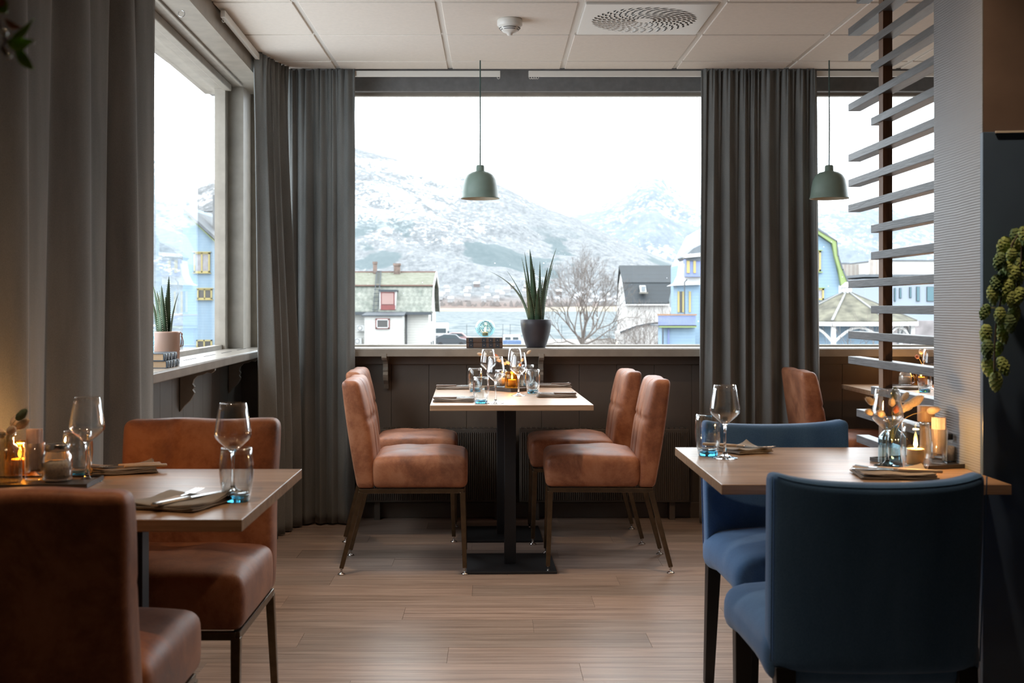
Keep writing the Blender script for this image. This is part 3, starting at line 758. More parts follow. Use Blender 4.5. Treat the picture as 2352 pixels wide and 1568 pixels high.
# ---- bunny tails in a vase
def tails(x, y, z, tips, group, where, s=1.0, kinds=None):
    for i, (tx, ty, tz, sz) in enumerate(tips):
        kd = kinds[i] if kinds else 'tail'
        t = thing('bunny_tail_grass', '', 'dried flower', (x, y, z), group=group)
        b = Vector((tx - x, ty - y, tz - z)); m = Vector((b.x * .35, b.y * .35, b.z * .75))
        pts = [Vector((b.x * .03, b.y * .03, -.05)), Vector((b.x * .1, b.y * .1, b.z * .1)), m, b]
        P2 = [];
        for k in range(9):
            u = k / 8; P2.append((pts[0] * (1 - u) ** 3 + pts[1] * 3 * u * (1 - u) ** 2 + m * 3 * u * u * (1 - u) + b * u ** 3))
        G().tube(P2, .0007, 5).obj('stalk', 'stalk', t)
        d = (P2[-1] - P2[-3]).normalized(); q = Vector((0, 0, 1)).rotation_difference(d).to_matrix().to_4x4()
        g = G(); rr = random.Random(i * 7 + int(abs(x) * 1000)); L = sz
        g.lathe([(0, -.1 * L), (.17 * L, 0), (.26 * L, .18 * L), (.29 * L, .42 * L), (.24 * L, .7 * L), (.13 * L, .92 * L), (0, 1.02 * L)], 12, mod=lambda a, zz, ii: 1 + .07 * math.sin(a * 5 + zz * 900), mat=Matrix.Translation(b) @ q)
        for k in range(70):
            zz = rr.random() * L; a = rr.random() * 2 * PI; r0 = .26 * L * math.sin(max(.15, min(.95, zz / L)) * PI) ** .5
            p0 = Vector((r0 * math.cos(a), r0 * math.sin(a), zz)); p1 = p0 + Vector((.09 * L * math.cos(a), .09 * L * math.sin(a), .16 * L)); w = Vector((-math.sin(a), math.cos(a), 0)) * .012 * L
            g.add([p0 - w, p0 + w, p1], [(0, 1, 2)], Matrix.Translation(b) @ q)
        g.obj('seed_head', kd, t, smooth=True)
        t['label'] = where.replace('dried', {'tail': 'pale dried', 'tail_green': 'dark green', 'tail_orange': 'orange-dyed'}[kd])
# ---- vases
def vase(loc, mat, label, h=.1, r=.03):
    t = thing('ribbed_vase', label, 'vase', loc, group='small ribbed glass vases')
    prof = [(0, 0), (r * .9, 0), (r, .004), (r, h * .55), (r * .97, h * .62), (r * .75, h * .72), (r * .5, h * .78), (r * .46, h * .9), (r * .6, h * .97), (r * .6, h)]
    G().lathe(prof, 72, mod=lambda a, z, i: 1 + (.035 * math.sin(a * 18) if z < h * .66 else 0)).obj('body', mat, t, smooth=True)
    G().lathe([(r * .6, h * .96), (r * .66, h * .97), (r * .66, h * 1.0), (r * .58, h * 1.01)], 32).obj('rim', 'smoke_rib', t, smooth=True)
    return t
# ---- sachet glass
def sachets(loc, label, h=.085, r=.024):
    t = thing('sachet_glass', label, 'glass of sachets', loc, group='glasses of sugar sachets')
    out = [(0, 0), (r * .86, 0), (r * .9, .004), (r, h)]; inn = [(r - .0016, h), (r * .86, .02), (0, .018)]
    G().lathe(out + inn, 32).obj('glass_wall', 'tumb', t, smooth=True)
    rr = random.Random(5)
    for i in range(9):
        y = -.016 + .004 * i; hw = min(.016, math.sqrt(max(1e-6, (r * .84) ** 2 - y * y)) * .95); a = rr.uniform(-.05, .05)
        G().rbox(hw, .0013, .047, .0008, (3, 1, 3), lambda x, yy, z: (x, yy + .0006 * math.sin(x * 300), z), c=(0, 0, .047)).obj('sachet', 'paper', t, loc=(rr.uniform(-.001, .001), y, .02 + rr.uniform(0, .008)))
    return t
def mason(loc, label, rz=0):
    t = thing('mason_jar', label, 'jar', loc, rz, 'glass jars with handles')
    out = [(0, 0), (.03, 0), (.0335, .003), (.034, .01), (.034, .05), (.031, .06), (.0265, .066), (.0265, .078)]; inn = [(.0252, .078), (.0252, .067), (.03, .058), (.0325, .048), (.0325, .006), (0, .005)]
    G().lathe(out + inn, 40).obj('jar', 'tumb', t, smooth=True)
    G().lathe([(0, .006), (.0315, .006), (.0318, .04), (.02, .046), (0, .048)], 32).obj('salt', 'salt', t, smooth=True, kind='stuff')
    G().lathe([(.0, .086), (.027, .086), (.029, .084), (.0285, .08), (.0295, .078), (.0285, .075), (.0295, .072), (.0275, .069)], 40).obj('lid', 'steel', t, smooth=True)
    G().tube([(-.033 - .018 * math.sin(q), 0, .032 + .019 * math.cos(q)) for q in [i * PI / 10 for i in range(11)]], .0035, 10).obj('handle', 'stemg', t, smooth=True)
    return t
# ---- pepper mill, salt shaker
def mill(loc, label):
    t = thing('pepper_mill', label, 'pepper mill', loc)
    G().lathe([(0, 0), (.021, 0), (.0215, .003), (.0175, .012), (.0155, .07), (.0165, .09)], 32).obj('body', 'mill', t, smooth=True)
    G().lathe([(.0165, .088), (.0175, .09), (.0175, .096), (.0165, .098)], 32).obj('collar', 'steel', t, smooth=True)
    G().lathe([(0, .098), (.0215, .098), (.0225, .1), (.0225, .138), (.0215, .14), (0, .1405)], 32).obj('head', 'mill', t, smooth=True)
def shaker(loc, label):
    t = thing('salt_shaker', label, 'salt shaker', loc)
    G().lathe([(0, 0), (.015, 0), (.017, .003), (.017, .045), (.013, .056), (.0105, .06)], 24).obj('jar', 'tumb', t, smooth=True)
    G().lathe([(0, .003), (.0155, .003), (.0155, .04), (0, .042)], 24).obj('salt', 'salt', t, smooth=True, kind='stuff')
    G().lathe([(0, .073), (.0095, .073), (.011, .071), (.011, .057), (.0, .057)], 24).obj('lid', 'black_metal', t, smooth=True)
# ---- napkins, forks, knives
def napkin(loc, rz, hx, hy, label, lift=0.0, light=False):
    t = thing('folded_napkin', label, 'napkin', loc, rz, 'folded grey napkins')
    rr = random.Random(int(loc[0] * 1000) + 77)
    for k in range(4):
        ph = rr.uniform(0, 6); a = rr.uniform(-.025, .025); sx_, sy_ = 1 - .02 * k + rr.uniform(-.02, .02), 1 - .02 * k + rr.uniform(-.03, .03)
        def df(x, y, z, ph=ph, a=a, k=k):
            c = (abs(x) / hx) ** 3 * (abs(y) / hy) ** 2
            return (x * sx_ + y * a, y * sy_ - x * a, z + .0011 * math.sin(x * 60 + ph) + .0009 * math.sin(y * 70 + ph) + lift * c * (k + 1) * .25 * (1 if x > 0 and y > 0 else .3))
        G().rbox(hx, hy, .0014, .0013, (10, 8, 1), df, c=(0, 0, .003 + k * .0028)).obj('fold', 'linen_light' if light and k == 3 else 'linen', t, smooth=True)
    return t
def fork(loc, rz, label, hm='handle_wood', tilt=0):
    t = thing('fork', label, 'fork', loc, rz, 'forks and knives on the napkins')
    G().rbox(.0085, .052, .0032, .003, (2, 5, 1), lambda x, y, z: (x * (.75 + .25 * (-y / .052 + 1) / 2), y, z), c=(0, -.045, .004)).obj('handle', hm, t, smooth=True)
    g = G(); g.bar((0, .004, .004), (0, .045, .005), .005, .0025); g.rbox(.011, .011, .001, .0009, (3, 3, 1), c=(0, .055, .0055))
    for i in range(4): x = -.0093 + .0062 * i; g.bar((x, .064, .006), (x * 1.05, .098, .0095), .0026, .0016, .0016, .0012)
    g.obj('fork_head', 'steel', t, bevel=.0004); return t
def knife(loc, rz, label, hm='handle_wood'):
    t = thing('table_knife', label, 'knife', loc, rz, 'forks and knives on the napkins')
    G().rbox(.0085, .052, .0036, .0032, (2, 5, 1), lambda x, y, z: (x * (.75 + .25 * (-y / .052 + 1) / 2), y, z), c=(0, -.045, .004)).obj('handle', hm, t, smooth=True)
    g = G(); g.add([(-.006, .004, .0035), (.006, .004, .0035), (.009, .03, .0035), (.009, .09, .0035), (.004, .112, .0035), (-.006, .118, .0035)] + [(-.006, .004, .005), (.006, .004, .005), (.0088, .03, .0045), (.0088, .09, .0045), (.004, .112, .0045), (-.006, .118, .0045)],
           [(5, 4, 3, 2, 1, 0), (6, 7, 8, 9, 10, 11)] + [(i, (i + 1) % 6, (i + 1) % 6 + 6, i + 6) for i in range(6)])
    g.obj('blade', 'steel', t); return t
NZ = TZ + .0128
# left foreground table
tray((-1.06, 2.79, TZ + .001), .125, .07, .05, 'dark tray under the jar and candle on the left foreground table')
Z2 = TZ + .0085
mason(on(132, 2.80, Z2), 'mason jar of pale salt with a metal lid on the left foreground table')
sachets(on(79, 2.80, Z2), 'glass of pink sugar sachets on the left foreground table', .088)
amber_holder(on(46, 2.87, Z2), 'amber glass with lit candle at the left edge on the left foreground table', 1.8)
v = on(14, 2.76, Z2); vase(v, 'smoke_rib', 'smoky ribbed glass vase at the far left edge', .115, .034)
tails(v[0], v[1], v[2] + .105, [P(8, 1000, 2.78) + (.035,), P(22, 992, 2.74) + (.035,), P(38, 982, 2.76) + (.035,), P(30, 975, 2.8) + (.04,), P(40, 962, 2.75) + (.035,)], 'dried bunny tails in the left vase', 'dried bunny tail in the vase at the far left edge', kinds=['tail', 'tail', 'tail', 'tail', 'tail_green'])
napkin(on(283, 3.0, TZ), .35, .08, .06, 'folded grey napkin at the back of the left foreground table', .016)
knife((on(283, 3.0)[0] - .005, 3.0, NZ), -1.15 + PI, 'knife with a pale handle on the back napkin of the left table')
fork((on(290, 2.98)[0] + .0, 2.985, NZ), -1.3 + PI, 'fork with a pale handle on the back napkin of the left table')
napkin(on(415, 2.5, TZ), -.32, .082, .085, 'folded grey napkin at the front corner of the left foreground table', .02, True)
fork((on(400, 2.47)[0], 2.5, NZ), -.25, 'fork lying tines up on the front napkin of the left table')
knife((on(425, 2.47)[0], 2.49, NZ), -.5, 'knife lying on the front napkin of the left table', 'steel')
# centre table
tray((.085, 5.95, TZ + .001), .085, .1, .7, 'square dark tray under the amber candle on the centre table', .012)
Z3 = TZ + .0145
amber_holder(on(1176, 5.9, Z3), 'amber glass with lit candle in the middle of the centre table', .7)
mason((.035, 5.99, Z3), 'small jar of brown sugar left of the candle on the centre table', PI / 2)
v = (.12, 6.02, Z3); vase(v, 'smoke_rib', 'ribbed glass vase behind the candle on the centre table', .1, .028)
ctips = [(1106, 814, 5.9), (1146, 822, 6.0), (1150, 829, 5.97), (1162, 836, 6.0), (1170, 834, 5.98), (1180, 840, 5.95), (1198, 828, 5.96), (1211, 812, 6.0), (1194, 838, 5.92), (1143, 818, 6.05)]
tails(v[0], v[1], v[2] + .09, [P(*c) + (.026,) for c in ctips], 'dried bunny tails on the centre table', 'dried bunny tail in the vase on the centre table', kinds=['tail'] * 8 + ['tail_orange'] * 2)
def setting(x, y, s, a, b):
    napkin((x, y, TZ + .0005), .03 * s, .09, .055, a, .01)
    k = knife((x - s * .005, y - .012, NZ), (PI / 2 if s > 0 else -PI / 2) + .05, 'knife with a dark handle on ' + b, 'handle_dark')
    fork((x - s * .005, y + .018, NZ), (PI / 2 if s > 0 else -PI / 2) - .03, 'fork with a dark handle on ' + b, 'handle_dark')
setting(-.175, 5.25, -1, 'folded grey napkin at the front left of the centre table', 'the front left napkin of the centre table')
setting(-.2, 6.05, -1, 'folded grey napkin at the back left of the centre table', 'the back left napkin of the centre table')
setting(.29, 5.52, 1, 'folded grey napkin at the front right of the centre table', 'the front right napkin of the centre table')
setting(.31, 6.2, 1, 'folded grey napkin at the back right of the centre table', 'the back right napkin of the centre table')
# right foreground table
tray((1.125, 3.15, TZ + .001), .08, .1, .35, 'dark tray under the sachet glass on the right foreground table')
v = on(2049, 3.16, TZ); vase(v, 'blue_rib', 'pale blue ribbed glass vase on the right foreground table', .115, .034)
rt = [(2008, 927, 3.14, .032), (2003, 948, 3.1, .03), (2027, 952, 3.1, .034), (2053, 918, 3.16, .034), (2074, 918, 3.18, .028), (2049, 930, 3.12, .03), (2056, 946, 3.13, .028), (2076, 940, 3.16, .04), (2090, 930, 3.14, .042), (2068, 945, 3.15, .032), (2132, 944, 3.08, .034)]
tails(v[0], v[1], v[2] + .105, [P(*c[:3]) + (c[3],) for c in rt], 'dried bunny tails on the right table', 'dried bunny tail in the blue vase on the right table', kinds=['tail', 'tail', 'tail', 'tail_green', 'tail', 'tail', 'tail_orange', 'tail', 'tail', 'tail', 'tail'])
tumbler_holder(on(2103, 3.02, TZ), 'tumbler with a lit candle on the right foreground table', 1.5)
mill(on(2127, 3.22, TZ + .008), 'beech pepper mill behind the candle on the right foreground table')
sachets(on(2156, 3.1, TZ + .008), 'glass of pink sugar sachets beside the pillar', .09, .023)
shaker(on(2179, 3.15, TZ + .008), 'small salt shaker with a black lid beside the pillar')
napkin(on(1706, 3.42, TZ), .5, .062, .06, 'folded grey napkin beside the wine glass on the right foreground table', .018, True)
fork((on(1708, 3.4)[0], 3.42, NZ), -2.2, 'fork on the napkin at the left end of the right table'); knife((on(1690, 3.42)[0], 3.43, NZ), -2.1, 'knife on the napkin at the left end of the right table')
napkin(on(2052, 2.93, TZ), -.1, .09, .07, 'folded grey napkin in front of the candle on the right foreground table', .01)
fork((on(2058, 2.93)[0], 2.93, NZ), 1.15, 'fork on the napkin in front of the candle on the right table'); knife((on(2070, 2.91)[0], 2.915, NZ), 1.3, 'knife on the napkin in front of the candle on the right table')
# far right table
tray((2.17, 6.22, TZ + .001), .09, .06, 0, 'dark tray on the far right table beyond the slats')
mason((2.145, 6.22, TZ + .008), 'glass jar with handle on the far right table beyond the slats', PI)
amber_holder((2.235, 6.24, TZ + .008), 'amber glass with lit candle on the far right table beyond the slats', 1.0)
v = (2.27, 6.3, TZ + .0005); vase(v, 'smoke_rib', 'ribbed vase on the far right table beside the pillar', .1, .028)
tails(v[0], v[1], v[2] + .09, [P(2108, 821, 6.2) + (.035,), P(2116, 812, 6.25) + (.035,), P(2123, 815, 6.3) + (.035,), P(2122, 828, 6.2) + (.03,)], 'dried bunny tails on the far right table', 'dried bunny tail on the far right table', kinds=['tail_orange', 'tail', 'tail', 'tail'])
napkin((2.1, 6.02, TZ + .0005), .1, .08, .05, 'folded napkin on the far right table beyond the slats', 0, True)

# ================================================================== SILL ITEMS
def book(loc, rz, L, W_, H, cover, label, bands=None, group='books on the window sills', band_mat='book_navy', dots=True):
    """spine along local x facing -y"""
    t = thing('book', label, 'book', loc, rz, group)
    g = G(); g.box(-L / 2, L / 2, 0, W_, 0, .002).box(-L / 2, L / 2, 0, W_, H - .002, H)
    n = 6
    for i in range(n):
        a0 = -PI / 2 + PI * i / n; a1 = -PI / 2 + PI * (i + 1) / n
        y0, z0 = -.004 * math.cos(a0), H / 2 + H / 2 * math.sin(a0); y1, z1 = -.004 * math.cos(a1), H / 2 + H / 2 * math.sin(a1)
        g.add([(-L / 2, y0, z0), (L / 2, y0, z0), (L / 2, y1, z1), (-L / 2, y1, z1), (-L / 2, y0 + .003, z0), (L / 2, y0 + .003, z0), (L / 2, y1 + .003, z1), (-L / 2, y1 + .003, z1)], [(0, 1, 2, 3), (7, 6, 5, 4), (0, 3, 7, 4), (1, 5, 6, 2)])
    g.obj('cover', cover, t); G().box(-L / 2 + .004, L / 2 - .004, .002, W_ - .004, .002, H - .002).obj('pages', 'pages', t)
    for (a, b) in bands or []:
        G().box(-L / 2 + a * L, -L / 2 + b * L, -.0052, -.002, .0012, H - .0012).obj('spine_band', band_mat, t)
        if dots: G().box(-L / 2 + (a + b) / 2 * L - .0014, -L / 2 + (a + b) / 2 * L + .0014, -.0058, -.005, H / 2 - .0014, H / 2 + .0014).obj('dot', 'gold', t)
    return t
bd_ = [(.07, .185), (.43, .545), (.62, .73), (.8, .915)]
bx = (1113 - VX) * 6.49 / F
book((bx, 6.48, SILL + .0005), 0, .197, .14, .0275, 'book_brown', 'brown and navy striped book on the back sill, lower of the two', bd_)
book((bx - .001, 6.48, SILL + .0285), .003, .197, .14, .0275, 'book_brown', 'brown and navy striped book on the back sill, upper one under the glass globe', bd_)
gl = thing('globe_candle_holder', 'round teal cut-glass candle holder lit on the books on the back sill', 'candle holder', (bx + .003, 6.55, SILL + .0565), group='cut-glass candle holders')
prof = []
for i in range(25):
    a = -PI / 2 + .42 + (PI - .42 - .62) * i / 24; prof.append((.054 * math.cos(a), .0515 + .0515 * math.sin(a) * 1.0))
NB = 30
G().lathe([(0, .001)] + prof, NB * 4, mod=lambda a, z, i: 1 + .012 * math.sin(a * NB) * math.sin(i * 1.55)).obj('globe', 'globeg', gl)
candle(gl, .016, .02, .008, .5)
# aloe plants
def aloe(name_pot, loc, pot_prof, pot_mat, soil_r, soil_z, leaves, label, extra=None):
    t = thing('potted_aloe', label, 'plant', loc, group='potted aloe plants')
    G().lathe(pot_prof, 48).obj('pot', pot_mat, t, smooth=True)
    G().lathe([(0, soil_z + .003), (soil_r, soil_z), (soil_r, soil_z - .01)], 24).obj('soil', 'soil', t)
    for (bx_, by_, tx, ty, tz, w, bow) in leaves:
        b = Vector((bx_, by_, soil_z - .01)); e = Vector((tx, ty, tz)) - Vector(loc); m = (b + e) / 2
        hd = Vector((e.x - b.x, e.y - b.y, 0)); m = m + Vector((-hd.x * bow, -hd.y * bow, abs(bow) * .12 * (e.z - b.z) + hd.length * bow * .6))
        pts = []; nn = 14
        for k in range(nn + 1):
            u = k / nn; pts.append(b * (1 - u) ** 2 + m * 2 * u * (1 - u) + e * u * u)
        g = G(); v = []; th = G(); out = Vector((e.x, e.y, 0)); out = out.normalized() if out.length > .01 else Vector((0, -1, 0))
        for k, p in enumerate(pts):
            u = k / nn; tt = (pts[min(k + 1, nn)] - pts[max(k - 1, 0)]).normalized(); sd_ = tt.cross(out)
            sd_ = sd_.normalized() if sd_.length > .05 else Vector((1, 0, 0)); nr = sd_.cross(tt).normalized()
            ww = w * (1 - u) ** .75 * (.85 + .6 * u * (1 - u)) + .0006
            for (a, c) in ((-1, .28), (-.55, -.12), (0, -.3), (.55, -.12), (1, .28), (0, .12)):
                v.append(p + sd_ * a * ww + nr * c * ww)
            if 1 < k < nn:
                for s_ in (-1, 1):
                    q = p + sd_ * s_ * ww + nr * .28 * ww; th.add([q - tt * .0016, q + tt * .0016, q + sd_ * s_ * .004 + tt * .001], [(0, 1, 2)])
                    q = (p + pts[k - 1]) / 2 + sd_ * s_ * ww + nr * .28 * ww; th.add([q - tt * .0016, q + tt * .0016, q + sd_ * s_ * .004 + tt * .001], [(0, 1, 2)])
        f = [(k * 6 + i, k * 6 + (i + 1) % 6, (k + 1) * 6 + (i + 1) % 6, (k + 1) * 6 + i) for k in range(nn) for i in range(6)]
        g.add(v, f); L = g.obj('leaf', 'aloe', t, smooth=True); th.obj('thorns', 'thorn', L, kind='stuff')
    return t
D = 6.55; lx, ly, lz = ((1231 - VX) * D / F, D, SILL + .0005)
pp = [(0, 0), (.05, 0), (.054, .004), (.066, .04), (.078, .085), (.084, .125), (.0855, .152), (.0835, .154), (.081, .152), (.079, .14), (.077, .13)]
def tip(px, py, d): return P(px, py, d)
lv = []
for (bxx, byy, px, py, dd, w, bow) in ((-.03, 0, 1122, 622, 6.42, .015, .35), (-.025, .02, 1163, 620, 6.6, .011, .2), (-.015, -.01, 1198, 590, 6.52, .018, .15), (-.01, .02, 1205, 578, 6.6, .015, .1),
        (.0, -.02, 1217, 572, 6.45, .021, .1), (.012, .01, 1246, 640, 6.58, .016, .1), (.02, -.01, 1258, 614, 6.44, .017, .15), (.03, 0, 1278, 569, 6.5, .02, .3), (.03, .02, 1272, 600, 6.6, .016, .25),
        (.0, .03, 1226, 610, 6.62, .014, .1), (-.02, -.02, 1207, 640, 6.4, .02, .2), (.01, -.03, 1236, 660, 6.4, .018, .2), (.02, .03, 1240, 600, 6.62, .013, .1)):
    e = tip(px, py, dd); lv.append((bxx, byy, e[0], e[1], e[2], w * 1.15, bow))
aloe('pot', (lx, ly, lz), pp, 'plum_pot', .079, .14, lv, 'tall aloe plant in a charcoal pot on the back window sill')
lp = lw(-.0, 4.68, SILL + .0005); lp = (-1.285, 4.66, SILL + .0005)
pp2 = [(0, 0), (.048, 0), (.053, .004), (.0575, .015), (.058, .115), (.0595, .12), (.0595, .126), (.057, .127), (.055, .124), (.055, .112)]
lv = []
for (bxx, byy, px, py, dd, w, bow) in ((-.02, 0, 346, 680, 4.7, .012, .2), (-.01, -.01, 352, 655, 4.6, .012, .2), (-.01, .01, 366, 665, 4.65, .014, .1), (0, -.01, 371, 655, 4.6, .015, .1), (0.005, 0, 388, 634, 4.62, .017, .05), (.02, 0, 410, 672, 4.66, .012, .3), (-.005, .02, 360, 668, 4.75, .012, .1), (.0, .02, 380, 680, 4.72, .013, .1)):
    e = tip(px, py, dd); lv.append((bxx, byy, e[0], e[1], e[2], w, bow))
al2 = aloe('pot', lp, pp2, 'pink_pot', .055, .118, lv, 'small aloe in a blush glazed pot on the left window sill')
g = G(); cxp = Vector((.058, -.01, .105)); g.tube([cxp + Vector((.006, 0, .018)), cxp + Vector((.014, -.002, .012)), cxp + Vector((.009, 0, .0))], .0018, 6)
g.tube([cxp + Vector((.01, 0, .01)), cxp + Vector((.012, -.003, -.02)), cxp + Vector((.006, -.003, -.04))], .0016, 6); g.tube([cxp + Vector((.01, 0, .01)), cxp + Vector((.018, -.002, -.018)), cxp + Vector((.016, -.002, -.035))], .0016, 6)
g.lathe([(0, -.004), (.004, 0), (0, .004)], 8, c=tuple(cxp + Vector((.011, 0, .012)))); g.obj('knotted_cord', 'leather_cord', al2, smooth=True)
sb = [(.07, .1), (.28, .33), (.5, .56), (.8, .84)]
bl = (-1.187, 4.42, SILL + .0005)
book((bl[0] - .003, bl[1] - .0, bl[2]), PI / 2 + .04, .2, .135, .0265, 'book_blue', 'navy book with tan pages on the left sill, lower of the two', sb, band_mat='silver', dots=False)
book((bl[0] - .01, bl[1] - .01, bl[2] + .027), PI / 2 + .02, .19, .13, .0265, 'book_blue', 'navy book with tan pages on the left sill, upper one', sb, band_mat='silver', dots=False)
ch = thing('cut_glass_tumbler', 'blue diamond-cut candle holder on the books, half behind the near curtain', 'candle holder', (-1.3, 4.43, SILL + .0545), group='cut-glass candle holders')
G().lathe([(0, 0.001)] + [(.036 + .002 * math.sin(i / 16 * PI), .085 * i / 16) for i in range(17)], 96, mod=lambda a, z, i: 1 + .03 * math.sin(a * 24) * math.sin(i * 1.55)).obj('glass_wall', 'blue_rib', ch)
candle(ch, .018, .025, .004, .12)

# ================================================================== HOP GARLAND
gar = thing('hop_garland', 'hanging garland of green artificial hop cones on the right wall', 'garland', P(2320, 515, 2.85))
GO = Vector(P(2320, 515, 2.85))
def gp(px, py, d=2.85): return Vector(P(px, py, d)) - GO
def hop_cone(size, mat):
    g = G(); rr = random.Random(2)
    for ring in range(7):
        u = ring / 6; z = -size * (.08 + .8 * u); r = size * .26 * math.sin((.22 + .74 * u) * PI) ** .8 + size * .03; n = 7 if ring < 6 else 4
        for i in range(n):
            a = 2 * PI * (i + .5 * (ring % 2)) / n; ca, sa = math.cos(a), math.sin(a); t_ = Vector((-sa, ca, 0)); o_ = Vector((ca, sa, 0)); w_ = size * .13
            c0 = o_ * r * .55 + Vector((0, 0, z + size * .1)); c1 = o_ * (r * 1.1) + Vector((0, 0, z - size * .04)); tp = o_ * (r * 1.02 + size * .03) + Vector((0, 0, z - size * .17))
            g.add([c0 - t_ * w_ * .5, c0 + t_ * w_ * .5, c1 + t_ * w_, c1 - t_ * w_, tp], [(0, 1, 2, 3), (3, 2, 4)])
    g.lathe([(0, 0), (size * .1, -size * .05), (size * .2, -size * .4), (size * .12, -size * .75), (0, -size * .9)], 8); return g
stemp = [(2350, 520), (2325, 560), (2318, 620), (2300, 680), (2288, 740), (2284, 800), (2284, 850), (2287, 868)]
G().tube([gp(*p) for p in stemp], .0022, 6).obj('stem', 'twig', gar); G().tube([gp(*p) for p in ((2350, 520), (2345, 600), (2335, 660), (2330, 700))], .002, 6).obj('stem', 'twig', gar)
cones = [(2330, 525), (2350, 520), (2312, 545), (2300, 580), (2325, 570), (2340, 545), (2350, 565), (2310, 600), (2332, 610), (2290, 632), (2345, 625), (2278, 655), (2306, 655), (2320, 640), (2345, 660), (2268, 700), (2297, 705), (2332, 700), (2318, 722), (2266, 745), (2296, 745), (2268, 780), (2297, 785), (2264, 822), (2297, 820), (2287, 855), (2340, 590), (2305, 620), (2326, 668)]
hc = {}
for i, (px, py) in enumerate(cones):
    mt = 'hop' if i % 3 or py > 800 else 'hop_dark'
    if mt not in hc: o = hc[mt] = hop_cone(.043, mt).obj('hop_cone', mt, gar, smooth=False)
    else: o = hc[mt].copy(); COL.objects.link(o)
    rr = random.Random(i); o.location = gp(px, py, 2.85 + rr.uniform(-.03, .03)); s = rr.uniform(.9, 1.12); o.scale = (s, s, s * rr.uniform(.95, 1.1)); o.rotation_euler = (rr.uniform(-.35, .35), rr.uniform(-.2, .5), rr.uniform(0, 6))
g = G(); g.tube([gp(2257, 700, 2.9), gp(2270, 706, 2.88), gp(2290, 707, 2.87)], .0022, 6); g.obj('wire', 'steel', gar)

# ================================================================== HANGING SPRIG, top left
SO = Vector(P(-15, 70, 1.3)); sp_ = thing('hanging_sprig', 'blurred sprig of green and orange leaves with glass beads at the top left', 'plant', tuple(SO))
def spt(px, py, d=1.3): return Vector(P(px, py, d)) - SO
def leaf(g, a, b, w, d):
    a = Vector(a); b = Vector(b); t_ = (b - a).normalized(); s_ = t_.cross(Vector((0, -1, .3))).normalized(); v = []; n = 8
    for i in range(n + 1):
        u = i / n; p = a.lerp(b, u) + Vector((0, 0, -.004 * math.sin(u * PI))); ww = w * math.sin(PI * u ** .8) * .5
        v += [p - s_ * ww, p + Vector((0, .0015, 0)), p + s_ * ww]
    f = []
    for i in range(n): f += [(i * 3, i * 3 + 1, i * 3 + 4, i * 3 + 3), (i * 3 + 1, i * 3 + 2, i * 3 + 5, i * 3 + 4)]
    return g.add(v, f)
G().tube([spt(-30, -40), spt(-8, 20), spt(0, 60), spt(14, 96), spt(4, 110), spt(16, 128)], .0016, 6).obj('stem', 'twig', sp_)
for (a, b, w_, m_) in (((14, 96), (78, 92), .017, 'leafg'), ((25, 90), (77, 42), .01, 'leafg'), ((35, 104), (78, 160), .012, 'leafg'), ((-20, -20), (16, 30), .02, 'leafg'), ((10, 42), (52, 62), .007, 'leafo'), ((-5, -8), (8, 12), .012, 'leafo'), ((4, 102), (17, 121), .005, 'leafo')):
    leaf(G(), spt(*a), spt(*b), w_, 1.3).obj('leaf', m_, sp_, smooth=True)
for (px, py, r) in ((9, 76, .0042), (21, 129, .0026), (77, 99, .0018)):
    q = spt(px, py); G().lathe([(r * math.cos(a), r * math.sin(a)) for a in [-PI / 2 + PI * i / 10 for i in range(11)]], 14, c=tuple(q)).obj('glass_bead', 'bead', sp_, smooth=True)
